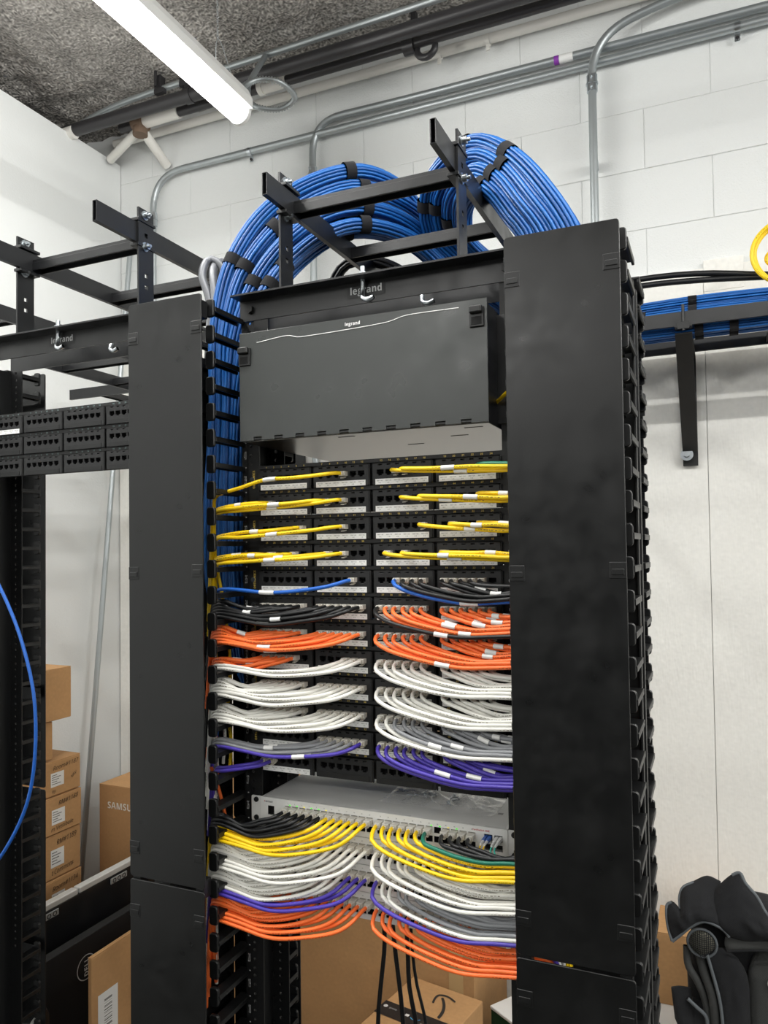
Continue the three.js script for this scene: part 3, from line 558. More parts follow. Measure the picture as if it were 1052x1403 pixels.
const NTH = ['first', 'second', 'third', 'fourth', 'fifth', 'sixth', 'seventh', 'eighth', 'ninth', 'tenth', 'eleventh', 'twelfth', 'thirteenth', 'fourteenth', 'fifteenth', 'sixteenth', 'seventeenth', 'eighteenth', 'nineteenth', 'twentieth', 'twenty-first', 'twenty-second', 'twenty-third', 'twenty-fourth'];
for (let p = 0; p < 6; p++) patchPanel(0, ROW1 - 2 * p * U, 2, `black two-row patch panel in the filled rack, ${NTH[p]} from the top`, (r, m) => !(p === 5 && r === 1 && m > 0), printMat);
for (let p = 0; p < 3; p++) patchPanel(RACK_L, ROW1 + (3 - p) * U + 0.012, 1, `empty black patch panel in the left rack, ${['top', 'middle', 'bottom'][p]} of three`, (r, m) => p === 0 && m === 0, printMat1);

// ---------------------------------------------------------------- network switches
const SW_TOP = 1.1995, swPortX = n => n <= 12 ? -0.166 + (n - 1) * 0.0141 : 0.0085 + (n - 13) * 0.0141;
const swFront = i => canvasTex(2048, 192, (c, w, h) => {
  c.fillStyle = '#dededb'; c.fillRect(0, 0, w, h); const X = x => (x + 0.2205) / 0.441 * w;
  c.fillStyle = '#a8211f'; c.font = 'bold 17px sans-serif'; c.fillText('F', X(-0.214), 38); c.fillStyle = '#26262a'; c.fillText('ORTINET', X(-0.214) + 11, 38);
  c.font = '11px sans-serif'; for (let n = 1; n <= 24; n++) c.fillText(String(2 * n - 1), X(swPortX(n)) - 6, 30);
  if (i === 0) { c.fillStyle = '#a8211f'; c.font = 'bold 16px sans-serif'; c.fillText('FortiSwitch 448E', X(0.165), 30); }
});
const swTopTex = canvasTex(1024, 512, (c, w, h) => { c.fillStyle = '#d6d6d3'; c.fillRect(0, 0, w, h); c.fillStyle = '#7c7c7c'; c.font = '9px sans-serif';
  for (let k = 0; k < 3; k++) for (let r = 0; r < 8 - k; r++) { let s = ''; for (let j = 0; j < 26; j++) s += 'lnmoecrt iau.'[(k * 31 + r * 17 + j * 7) % 13]; c.fillText(s, 560 + k * 145, 330 + r * 13 - (k === 1 ? 18 : 0)); } c.fillRect(960, 400, 20, 14); });
const plugGeo = merged([bx(0.0115, 0.0078, 0.022, 0, 0, 0.008, 0.0006), at(rbox(0.006, 0.0012, 0.016, 0.0003), 0, -0.0062, 0.010, 0.16), bx(0.0085, 0.006, 0.008, 0, 0, 0.021, 0.001)]);
const holeBox = merged([bx(0.0118, 0.010, 0.001, 0, 0, -0.012, 0.0002), bx(0.0006, 0.0105, 0.012, -0.006, 0, -0.006, 0.0002), bx(0.0006, 0.0105, 0.012, 0.006, 0, -0.006, 0.0002), bx(0.0118, 0.0006, 0.012, 0, 0.0052, -0.006, 0.0002), bx(0.0118, 0.0006, 0.012, 0, -0.0052, -0.006, 0.0002)]);
for (let i = 0; i < 4; i++) {
  const o = thing('network_switch', ['white rack switch on top of the four, its lid and a plastic bag visible', 'second white rack switch from the top, behind white cords', 'third white rack switch from the top, behind white and purple cords', 'lowest white rack switch, behind orange cords'][i], 'switch', [0, SW_TOP - i * U, 0], 'rack switches');
  part('chassis', merged([bx(0.441, 0.0015, 0.3, 0, -0.001, -0.146), bx(0.441, 0.0015, 0.3, 0, -0.0428, -0.146), bx(0.0015, 0.042, 0.3, -0.2198, -0.022, -0.146), bx(0.0015, 0.042, 0.3, 0.2198, -0.022, -0.146), bx(0.441, 0.042, 0.0015, 0, -0.022, -0.296)]), M.switchBody, o);
  if (i === 0) part('lid_print', at(new THREE.PlaneGeometry(0.43, 0.29), 0, 0.0001, -0.146, -Math.PI / 2), std(0xffffff, 0.45, 0, { map: swTopTex }), o);
  const fs = new THREE.Shape(); fs.moveTo(-0.2205, -0.0435); fs.lineTo(0.2205, -0.0435); fs.lineTo(0.2205, -0.0003); fs.lineTo(-0.2205, -0.0003);
  const rect = (x, y, w, h) => { const p = new THREE.Path(); p.moveTo(x - w / 2, y - h / 2); p.lineTo(x - w / 2, y + h / 2); p.lineTo(x + w / 2, y + h / 2); p.lineTo(x + w / 2, y - h / 2); fs.holes.push(p); };
  for (let n = 1; n <= 24; n++) { rect(swPortX(n), -0.0155, 0.0118, 0.010); rect(swPortX(n), -0.030, 0.0118, 0.010); }
  rect(-0.2, -0.022, 0.013, 0.016); for (const x of [0.19, 0.206]) { rect(x, -0.0155, 0.013, 0.010); rect(x, -0.030, 0.013, 0.010); }
  const g = new THREE.ExtrudeGeometry(fs, { depth: 0.002, bevelEnabled: false }); const p = g.attributes.position, uv = g.attributes.uv;
  for (let k = 0; k < p.count; k++) uv.setXY(k, (p.getX(k) + 0.2205) / 0.441, (p.getY(k) + 0.0435) / 0.0432);
  const face = part('faceplate', g, std(0xffffff, 0.5, 0, { map: swFront(i) }), o, [0, 0, 0.003]);
  for (let n = 1; n <= 24; n++) for (const y of [-0.0155, -0.030]) part('socket', holeBox, M.socket, face, [swPortX(n), y, 0.0005]);
  part('console_socket', merged([bx(0.013, 0.016, 0.001, 0, 0, -0.01), bx(0.0006, 0.016, 0.01, -0.0065, 0, -0.005), bx(0.0006, 0.016, 0.01, 0.0065, 0, -0.005)]), M.socket, face, [-0.2, -0.022, 0.001]);
  for (const x of [0.19, 0.206]) for (const y of [-0.0155, -0.030]) part('fibre_socket', merged([bx(0.013, 0.010, 0.001, 0, 0, -0.01)]), M.socket, face, [x, y, 0]);
  const es = roundedShape(0.021, 0.0435, 0.003, 0, -0.022); for (const y of [-0.0065, -0.0375]) { const q = new THREE.Path(); q.absellipse(0, y, 0.0045, 0.0042, 0, Math.PI * 2, true); es.holes.push(q); }
  for (const s of [-1, 1]) { const e = part('ear', extr(es, 0.002, 0.0003, 8), M.switchBody, o, [s * 0.2305, 0, 0.0015]); for (const y of [-0.0065, -0.0375]) part('screw', at(new THREE.CylinderGeometry(0.0044, 0.0044, 0.003, 12), 0, y, 0.003, Math.PI / 2), M.rackBlack, e); }
  if (i === 0) for (let n = 1; n <= 22; n++) if (n < 7 || n > 18) part('status_light', rbox(0.003, 0.0016, 0.0008, 0.0003), new THREE.MeshStandardMaterial({ color: 0x55c83a, emissive: n % 3 ? 0x46d22a : 0xe0a020, emissiveIntensity: 1.2 }), face, [swPortX(n) + 0.004, -0.0088, 0.0022]);
}
{ // bag of screws lying on the top switch
  const o = thing('plastic_bag', 'crumpled clear plastic bag lying on the top white switch', 'bag', [0.085, 1.1998, -0.085]);
  const g = new THREE.PlaneGeometry(0.2, 0.085, 50, 24); g.rotateX(-Math.PI / 2); const p = g.attributes.position;
  for (let i = 0; i < p.count; i++) { const x = p.getX(i), z = p.getZ(i), e = Math.max(0, 1 - Math.pow(Math.abs(x) / 0.1, 4)) * Math.max(0, 1 - Math.pow(Math.abs(z) / 0.0425, 4)); p.setY(i, 0.0008 + e * (0.009 + 0.010 * noise.noise(x * 55, z * 60, 2) + 0.006 * noise.noise(x * 130, z * 130, 7))); p.setX(i, x + 0.006 * noise.noise(z * 60, 3, 1)); p.setZ(i, z + 0.01 * noise.noise(x * 30, 5, 1)); }
  g.computeVertexNormals(); part('film', g, M.film, o);
  for (let k = 0; k < 7; k++) part('screw', merged([at(new THREE.CylinderGeometry(0.0018, 0.0018, 0.014, 7), 0, 0, 0, 0, 0, Math.PI / 2), at(new THREE.CylinderGeometry(0.0038, 0.0038, 0.002, 8), 0.007, 0, 0, 0, 0, Math.PI / 2)]), M.zinc, o, [rr(-0.06, 0.06), 0.004, rr(-0.02, 0.02)], [0, rr(0, 3), 0]);
}

// ---------------------------------------------------------------- patch cords
const CR = 0.0033;
// from jack (x,y) sideways to the manager on side s (-1 left, 1 right); rank 0 = the cord nearest the manager
function cord(color, label, x, y, s, { rank = 0, layer = 0, sag = 0.008, endY, z0 = 0.0065, group, sleeve = 0, drop = 0.2, lift = 0, zlane = 0.046 }) {
  const o = thing('patch_cable', label, 'patch cable', [0, 0, 0], group);
  const ex = s * 0.262, L = Math.abs(ex - x), zl = zlane + layer * 0.0062 + rank * 0.0016;
  const e = endY, q = Math.min(0.03, L * 0.3), j = rr(-0.0015, 0.0015);
  const yl = Math.min(y - 0.002, e) - sag + lift;
  const pts = [[x, y, z0 + 0.017], [x + s * 0.001, y - 0.0005, z0 + 0.027], [x + s * q * 0.35, y + (yl - y) * 0.2, zl - 0.004], [x + s * q, y + (yl - y) * 0.45, zl]];
  if (L > 0.09) { pts.push([x + s * (q + (L - q) * 0.25), yl + (y - yl) * 0.22, zl + 0.004]); pts.push([x + s * (q + (L - q) * 0.55), yl + j, zl + 0.004]); pts.push([x + s * (q + (L - q) * 0.8), yl + (e - yl) * 0.6 + j, zl + 0.005]); }
  pts.push([ex, e, zl + 0.006], [ex + s * 0.024, e - 0.006, zl - 0.004], [ex + s * 0.04, e - 0.035, zl - 0.022], [ex + s * (0.043 + layer * 0.012), e - drop, zl - 0.03]);
  const P = spline(pts, 40);
  part('cable', sweep(P, CR, 7), CORD[color], o);
  const pl = part('plug', plugGeo, M.clear, o, [x, y, z0 - 0.006]);
  part('contacts', rbox(0.009, 0.0008, 0.006, 0.0002), M.gold, pl, [0, 0.0032, 0.002]);
  if (sleeve) { let i0 = P.findIndex(p => (p.x - x) * s > sleeve * L); i0 = i0 < 0 ? 12 : i0; part('label_sleeve', sweep(P.slice(i0, i0 + 3), CR + 0.0006, 8), M.labelWhite, o); }
  return o;
}
const PANEL_ROWS = [
  // [row, side, color, ports]
  [1, -1, 'yellow', [10]], [1, 1, 'yellow', [15, 16]], [1, 1, 'green', [23]],
  [2, -1, 'yellow', [2, 8, 10]], [2, 1, 'yellow', [16, 18, 23]],
  [3, -1, 'yellow', [6, 10]], [3, 1, 'yellow', [18, 20, 23]],
  [4, -1, 'yellow', [2, 5, 8, 10]], [4, 1, 'yellow', [14, 16, 19]],
  [5, -1, 'blue', [11]], [5, 1, 'blue', [15]], [5, 1, 'black', [16, 17, 18, 19, 20, 21, 22, 23]],
  [6, -1, 'black', [1, 2, 3, 4, 5, 6, 7, 8, 9, 10, 11, 12]], [6, 1, 'black', [13]], [6, 1, 'orange', [14, 15, 16, 17, 18, 19, 20, 21, 22, 23, 24]],
  [7, -1, 'orange', [1, 2, 3, 4, 5, 6, 7, 8, 9, 10, 11, 12]], [7, 1, 'orange', [13, 14, 15, 16, 17, 18, 19, 20, 21, 22, 23, 24]],
  [8, -1, 'orange', [1, 2, 3, 4, 5]], [8, -1, 'white', [10, 11, 12]], [8, 1, 'white', [13, 14, 15, 16, 17, 18, 19, 20, 21, 22, 23, 24]],
  [9, -1, 'white', [1, 2, 3, 4, 5, 6, 7, 8, 9, 10, 11, 12]], [9, 1, 'white', [13, 14, 15, 16, 17, 18, 19, 20, 21, 22, 23, 24]],
  [10, -1, 'white', [1, 2, 3, 4, 5, 6, 7, 8, 9, 10, 11, 12]], [10, 1, 'white', [13, 14]], [10, 1, 'grey', [15, 16, 17, 18, 19, 20, 21, 22, 23, 24]],
  [11, -1, 'grey', [7, 8, 9, 10, 11]], [11, -1, 'purple', [12]], [11, 1, 'purple', [13, 14, 15, 16, 17, 18, 19, 20, 21, 22, 23]],
  [12, -1, 'purple', [1, 2]]];
const rowCount = {};
for (const [r, s, , ports] of PANEL_ROWS) rowCount[r * s] = (rowCount[r * s] || 0) + ports.length;
for (const [r, s, color, ports] of PANEL_ROWS) for (const n of ports) {
  const all = PANEL_ROWS.filter(q => q[0] === r && q[1] === s).flatMap(q => q[3]).sort((a, b) => s < 0 ? a - b : b - a);
  const i = all.indexOf(n), N = all.length, R = Math.min(6, Math.ceil(N / 2)), rank = N > 4 ? Math.floor(i * R / N) : i, y = ROW1 - (r - 1) * U + 0.0003;
  const full = N > 4;
  const endY = s < 0 && r === 1 ? y - 0.026 : s < 0 ? y - 0.017 + (full ? (R - 1 - rank) * 0.0052 : (N - 1 - i) * 0.004 + 0.002) : y - (full ? 0.008 + rank * 0.0052 : 0.006 + i * 0.004);
  cord(color, `${color} patch cable in the ${NTH[n - 1]} jack from the left of the ${NTH[r - 1]} jack row`, portX(n), y, s, {
    rank: full ? rank : 0, layer: full ? i % 2 : i % 2, endY, sag: full ? (s < 0 ? 0.006 + rank * 0.0008 : 0.004) : (r === 5 ? 0.006 : -0.004), group: `patch cords in the ${NTH[r - 1]} jack row`,
    sleeve: color === 'yellow' || color === 'blue' ? 0.34 + 0.06 * (n % 4) : color !== 'white' && rnd() < 0.4 ? rr(0.25, 0.6) : 0, drop: r === 5 && color === 'blue' ? 0.3 : rr(0.1, 0.24), lift: !full && s < 0 && r === 1 ? 0.014 : 0 });
}
const SW = [
  [0, -1, [['black', 6], ['yellow', 6]]], [0, 1, [['yellow', 6], ['green', 1], [null, 1], ['black', 4]]],
  [1, -1, [['white', 12]]], [1, 1, [['white', 12]]],
  [2, -1, [['white', 9], ['purple', 3]]], [2, 1, [['purple', 1], ['white', 2], ['grey', 9]]],
  [3, -1, [['orange', 12]]], [3, 1, [['orange', 12]]]];
const SWN = ['topmost', 'second', 'third', 'lowest'];
for (const [i, s, runs] of SW) {
  let n = s < 0 ? 1 : 13;
  for (const [color, cnt] of runs) for (let k = 0; k < cnt; k++, n++) {
    if (!color) continue;
    const y = SW_TOP - i * U - 0.0158, idx = s < 0 ? n - 1 : 24 - n, rank = Math.floor(idx * 7 / 12);
    const endY = s < 0 ? y - 0.006 - rank * 0.0062 : y + 0.004 - rank * 0.0058;
    cord(color, `${color} patch cable in the ${NTH[n - 1]} socket from the left of the ${SWN[i]} white switch`, swPortX(n), y, s, { rank, layer: idx % 2, endY, z0: 0.006, sag: s < 0 ? 0.012 - rank * 0.0003 : 0.006 + rank * 0.001, group: `patch cords of the ${SWN[i]} switch`, sleeve: 0, drop: rr(0.1, 0.22), zlane: 0.05 });
  }
}
// fibre cords at the right end of the top switch
[['yellow', 0.1865, -0.0155], ['yellow', 0.1925, -0.0155], ['aqua', 0.2035, -0.0155], ['aqua', 0.2095, -0.0155]].forEach(([c, x, dy], k) => {
  const y = SW_TOP + dy, o = thing('fibre_cable', `thin ${c} fibre cord in the top switch, ${k % 2 ? 'right' : 'left'} one of its pair`, 'fibre cable', [0, 0, 0], 'fibre cords');
  part('cable', wire([[x, y, 0.03], [x, y - 0.006, 0.042], [x + 0.012, y - 0.016, 0.05], [0.235, y - 0.02, 0.055], [0.265, y - 0.022, 0.055], [0.30, y - 0.05, 0.04]], 0.0012, 24, 6), CORD[c], o);
  part('connector', rbox(0.005, 0.006, 0.02, 0.001), k < 2 ? std(0x2a5fb4, 0.4) : M.labelWhite, o, [x, y, 0.012]);
  part('boot', at(new THREE.CylinderGeometry(0.0016, 0.0025, 0.016, 8), 0, 0, 0, Math.PI / 2), M.labelWhite, o, [x, y, 0.028]);
});
{ // loose cords: one running out of the enclosure's right side, one in the left rack, power cords below the switches
  solo('patch_cable', wire([[0.20, 1.852, -0.02], [0.226, 1.858, 0.02], [0.25, 1.866, 0.04], [0.285, 1.86, 0.04], [0.3, 1.80, 0.02]], 0.0029, 20, 7), CORD.yellow, 'single yellow cord leaving the enclosure side behind the right cover', 'patch cable');
  solo('patch_cable', wire([[-0.95, 1.66, 0.03], [-0.86, 1.625, 0.05], [-0.8077, 1.563, 0.05], [-0.7466, 1.4548, 0.05], [-0.711, 1.3276, 0.05], [-0.7267, 1.1554, 0.05], [-0.8067, 1.0231, 0.05], [-0.90, 0.95, 0.04], [-0.97, 0.90, 0.02]], 0.0034, 60, 8), CORD.blue, 'loose blue cord hanging in an arc in front of the left rack', 'patch cable');
  const pw = [[[-0.044, 1.03, -0.11], [-0.042, 0.9235, -0.12], [-0.05, 0.85, -0.12], [-0.057, 0.778, -0.12], [-0.05, 0.4, -0.12], [-0.05, 0.02, -0.14]], [[-0.026, 1.03, -0.11], [-0.0234, 0.9271, -0.12], [-0.014, 0.85, -0.12], [-0.0085, 0.7892, -0.12], [0.0, 0.4, -0.12], [0.0, 0.02, -0.14]], [[0.0, 1.03, -0.11], [0.0021, 0.9319, -0.12], [0.005, 0.85, -0.12], [0.0166, 0.7892, -0.12], [0.03, 0.4, -0.12], [0.04, 0.02, -0.14]], [[0.006, 1.03, -0.13], [0.004, 0.93, -0.135], [0.014, 0.86, -0.13], [0.034, 0.789, -0.125], [0.06, 0.4, -0.12], [0.09, 0.02, -0.14]]];
  pw.forEach((p, k) => solo('power_cable', wire(p, k === 3 ? 0.003 : 0.0042, 40, 8), CORD.black, `black power cord hanging below the switches, ${['first', 'second', 'third', 'fourth'][k]} from the left`, 'cord', undefined, undefined, 'power cords below the switches'));
}
// cords dropping inside the left manager
[['yellow', -0.292, 1.62, 0.03, 0.26], ['yellow', -0.298, 1.43, 0.02, 0.2], ['white', -0.304, 1.45, 0.03, 0.2], ['orange', -0.3, 1.25, 0.035, 0.14]].forEach(([c, x, y, z, l], k) =>
  solo('patch_cable', wire([[x - 0.004, y, z], [x + 0.006, y - l * 0.35, z - 0.012], [x + 0.012, y - l * 0.7, z - 0.02], [x + 0.008, y - l, z - 0.02]], 0.003, 20, 7), CORD[c], `${['upper yellow', 'lower yellow', 'white', 'orange'][k]} cord dropping inside the left cable manager behind its fingers`, 'patch cable', undefined, undefined, 'cords inside the left manager'));

// ---------------------------------------------------------------- cartons and other things on the floor
function carton(name, label, x0, x1, y0, y1, z0, z1, mat = M.kraft, turn = 0, tape = 0) {
  const o = thing(name, label, 'box', [(x0 + x1) / 2, y0, (z0 + z1) / 2]); o.rotation.y = turn;
  const w = x1 - x0, h = y1 - y0, d = z1 - z0;
  part('body', rbox(w, h, d, 0.003), mat, o, [0, h / 2, 0]);
  const f = part('flap', rbox(w / 2 - 0.001, 0.003, d, 0.0008), mat, o, [-w / 4, h + 0.0012, 0]); part('flap', rbox(w / 2 - 0.001, 0.003, d, 0.0008), mat, o, [w / 4, h + 0.0012, 0]);
  if (tape) part('tape', rbox(0.05, 0.0006, d + 0.001, 0.0002), M.tape, o, [0, h + 0.003, 0]);
  return o;
}
const printPlane = (o, w, h, tex, pos, rot, rough = 0.7) => part('print', new THREE.PlaneGeometry(w, h), new THREE.MeshStandardMaterial({ map: tex, roughness: rough, transparent: true }), o, pos, rot);
const clearCanvas = (w, h, draw) => canvasTex(w, h, (c) => { c.clearRect(0, 0, w, h); draw(c, w, h); });
const hand = (lines) => clearCanvas(512, 376, (c) => { c.fillStyle = '#16130f'; for (const [t, x, y, s, a] of lines) { c.save(); c.translate(x, y); c.rotate(a || 0); c.font = `italic ${s * 0.8}px sans-serif`; c.fillText(t, 0, 0); c.restore(); } });
const shipLabel = canvasTex(128, 96, (c, w, h) => { c.fillStyle = '#e4e3df'; c.fillRect(0, 0, w, h); c.fillStyle = '#6a6a6a'; for (let k = 0; k < 5; k++) c.fillRect(10, 14 + k * 15, 50 + (k * 37) % 55, 5); });
{
  const z0 = -0.845, z1 = -0.30, zc = (z0 + z1) / 2, xf = -1.5, d = z1 - z0;
  const texts = [
    [['Room#1187', 110, 96, 84, -0.05], ['VAV', 380, 250, 64, -0.5], ['ny', 90, 350, 70]],
    [['RM#1188', 175, 92, 84, -0.08], ['✓', 400, 230, 90], ['m Vestibule', 70, 352, 76, -0.06]],
    [['RM#1189', 160, 92, 84, -0.06], ['✓', 380, 260, 130], ['t Commons', 90, 352, 76, -0.06]],
    [['Room#1134', 90, 100, 84, -0.06], ['(Info)', 320, 200, 76, -0.12]]];
  const tops = [0.948, 0.831, 0.707, 0.5614, 0.43];
  for (let k = 0; k < 4; k++) {
    const h = tops[k] - tops[k + 1] - 0.003;
    const o = carton('carton', `${['topmost', 'second', 'third', 'lowest'][k]} of the handwritten brown cartons in the stack by the partition`, -1.84, xf + (k % 2) * 0.004, tops[k + 1], tops[k + 1] + h - 0.003, z0, z1);
    const hw = (xf + (k % 2) * 0.004 + 1.84) / 2;
    printPlane(o, 0.15, h * 0.94, hand(texts[k]), [hw + 0.0012, h / 2, -d / 2 + 0.077], [0, Math.PI / 2, 0]);
    const lb = part('shipping_label', new THREE.PlaneGeometry(0.055, h * 0.4), std(0xffffff, 0.6, 0, { map: shipLabel }), o, [hw + 0.0006, h * 0.46, -d / 2 + 0.1], [0, Math.PI / 2, 0]);
  }
  carton('carton', 'large brown carton under the marked carton stack', -1.84, -1.5, 0, 0.427, -0.845, -0.3);
  carton('carton', 'narrow brown carton between the marked stack and the topmost carton', -1.82, -1.51, 0.951, 1.071, -0.735, -0.36);
  carton('carton', 'brown carton on the very top of the stack by the partition', -1.83, -1.5, 1.0775, 1.246, -0.805, -0.3);
  const s = carton('carton', 'tall brown carton with large pale lettering in the back corner', -1.566, -0.98, 0, 0.786, -1.42, -1.0);
  printPlane(s, 0.19, 0.036, clearCanvas(512, 100, c => { c.fillStyle = '#ece6da'; c.font = 'bold 92px sans-serif'; c.textAlign = 'left'; c.fillText('SAMSUNG', 4, 84); }), [-0.16, 0.718, 0.2115], [0, 0, 0]);
}
{ // dark things in front of the carton stack
  const o = thing('framed_screen', 'large black panel with pale grey top rim standing before the carton stack', 'panel', [-1.23, 0, -0.6]);
  part('body', rbox(0.022, 0.64, 1.0, 0.003), M.black, o, [0.018, 0.32, 0]);
  part('rim', rbox(0.026, 0.018, 0.44, 0.004), M.silver, o, [0.018, 0.649, 0.28]); part('rim', rbox(0.026, 0.018, 0.556, 0.004), M.silver, o, [0.018, 0.649, -0.222]);
  for (const z of [0.17, -0.1]) { const t = part('tab', rbox(0.004, 0.018, 0.07, 0.003), M.galv, o, [0.033, 0.626, z]); for (const k of [-1, 0, 1]) part('tab_hole', at(new THREE.TorusGeometry(0.006, 0.0012, 6, 12), 0, 0, 0, 0, Math.PI / 2), M.rackBlack, t, [0.0022, 0, k * 0.02]); }
  const d = thing('black_carton', 'flat black carton with a round ringed logo behind the barcoded carton', 'box', [-1.115, 0, -0.55]);
  part('body', rbox(0.03, 0.57, 0.6, 0.003), std(0x08080a, 0.75), d, [0, 0.285, 0]);
  printPlane(d, 0.075, 0.075, clearCanvas(256, 256, c => { c.strokeStyle = '#c8c8c8'; c.lineWidth = 9; c.beginPath(); c.arc(128, 128, 112, 0, Math.PI * 2); c.stroke(); c.fillStyle = '#c8c8c8'; c.translate(128, 128); c.rotate(-Math.PI / 2); c.font = 'bold 74px sans-serif'; c.textAlign = 'center'; c.textBaseline = 'middle'; c.fillText('DELL', 0, 0); }), [0.0157, 0.488, 0.08], [0, Math.PI / 2, 0]);
  const b = carton('carton', 'flat brown carton with a barcode label beside the left manager cover', -0.962, -0.95, 0, 0.603, -0.78, -0.337);
  part('barcode_label', new THREE.PlaneGeometry(0.07, 0.12), std(0xffffff, 0.6, 0, { map: canvasTex(128, 220, (c, w, h) => { c.fillStyle = '#e6e6e4'; c.fillRect(0, 0, w, h); c.fillStyle = '#222'; for (let k = 0; k < 26; k++) if (k * 7 % 5 > 1) c.fillRect(40, 30 + k * 6, 50, 1 + k * 11 % 4); }) }), b, [0.0068, 0.44, 0.165], [0, Math.PI / 2, 0]);
  printPlane(b, 0.04, 0.2, clearCanvas(64, 320, c => { c.fillStyle = '#3a2d20'; c.translate(46, 310); c.rotate(-Math.PI / 2); c.font = 'bold 40px sans-serif'; c.fillText('MONITOR', 0, 0); }), [0.0068, 0.47, 0.0], [0, Math.PI / 2, 0]);
  // black chair back at the bottom edge
  const ch = thing('office_chair', 'black chair back with a pale edge at the bottom left, cut by the frame', 'chair', [-1.0, 0, -0.2]);
  const cs = roundedShape(0.10, 0.4, 0.04); const bg = extr(cs, 0.03, 0.006, 6); bg.rotateY(Math.PI / 2 + 0.4);
  part('backrest', bg, M.plastic, ch, [-0.02, 0.33, 0]); part('edge_trim', at(sweep(cs.getPoints(8).map(p => V(p.x, p.y, 0)), 0.004, 6), 0, 0, 0, 0, Math.PI / 2 + 0.4), M.silver, ch, [0.015, 0.33, 0.0]);
  part('post', at(new THREE.CylinderGeometry(0.02, 0.02, 0.3, 10), 0, 0.15, 0), M.plastic, ch); part('base', merged([bx(0.2, 0.02, 0.03, 0, 0.01, 0), bx(0.03, 0.02, 0.2, 0, 0.01, 0)]), M.plastic, ch);
}
solo('metal_pole', rod([-1.80, 2.944, -1.43], [-1.80, 0.004, -1.104], 0.011, 12), M.galv, 'long grey metal pole leaning against the partition beside the carton stack', 'pole');
{ // behind and below the switches
  const b = carton('carton', 'large plain brown carton behind the filled rack below the switches', -0.78, -0.165, 0, 0.98, -1.42, -1.05);
  part('tape', rbox(0.045, 0.5, 0.001, 0.0003), M.tape, b, [0.25, 0.25, 0.1855]);
  const a = thing('carton', 'brown parcel', 'box', [-0.2486, 0, -0.8106]); a.rotation.y = -0.183;
  a.userData.label = 'brown parcel with black printed tape and curved arrow below the switches';
  part('body', rbox(0.23, 0.36, 0.31, 0.003), M.kraft, a, [0, 0.18, 0]);
  part('tape', new THREE.PlaneGeometry(0.23, 0.062), std(0xffffff, 0.3, 0, { map: canvasTex(512, 138, (c, w, h) => { c.fillStyle = '#1d2126'; c.fillRect(0, 0, w, h); c.fillStyle = '#d8d8d8'; c.font = '20px sans-serif'; c.fillText('prime', 60, 60); c.fillText('smile', 300, 96); c.beginPath(); c.arc(30, 50, 14, 0, 7); c.fill(); c.fillStyle = '#d8d8d8'; c.fillRect(180, 50, 26, 22); c.fillRect(396, 50, 26, 22); c.strokeStyle = '#3b9bd0'; c.lineWidth = 6; c.beginPath(); c.arc(250, 40, 40, 0.5, 2.4); c.stroke(); }) }), a, [0, 0.3612, 0.02], [-Math.PI / 2, 0, 0]);
  printPlane(a, 0.085, 0.125, clearCanvas(256, 256, c => { c.strokeStyle = '#2a2622'; c.lineCap = 'round'; c.lineWidth = 24; c.beginPath(); c.moveTo(150, 70); c.quadraticCurveTo(150, 170, 60, 236); c.stroke(); c.lineWidth = 17; c.beginPath(); c.moveTo(60, 92); c.quadraticCurveTo(110, 20, 150, 34); c.quadraticCurveTo(205, 40, 240, 108); c.stroke(); }), [0.03, 0.3616, -0.075], [-Math.PI / 2, 0, 0.75], 0.85);
  const g = thing('green_box', 'white-lidded green box at the foot of the right cover', 'box', [0.073, 0, -1.0455]); g.rotation.y = -0.588;
  part('body', rbox(0.3, 0.285, 0.22, 0.003), std(0x0a3a22, 0.5), g, [0, 0.1425, 0]); part('lid', rbox(0.304, 0.01, 0.224, 0.003), M.labelWhite, g, [0, 0.2905, 0]);
}
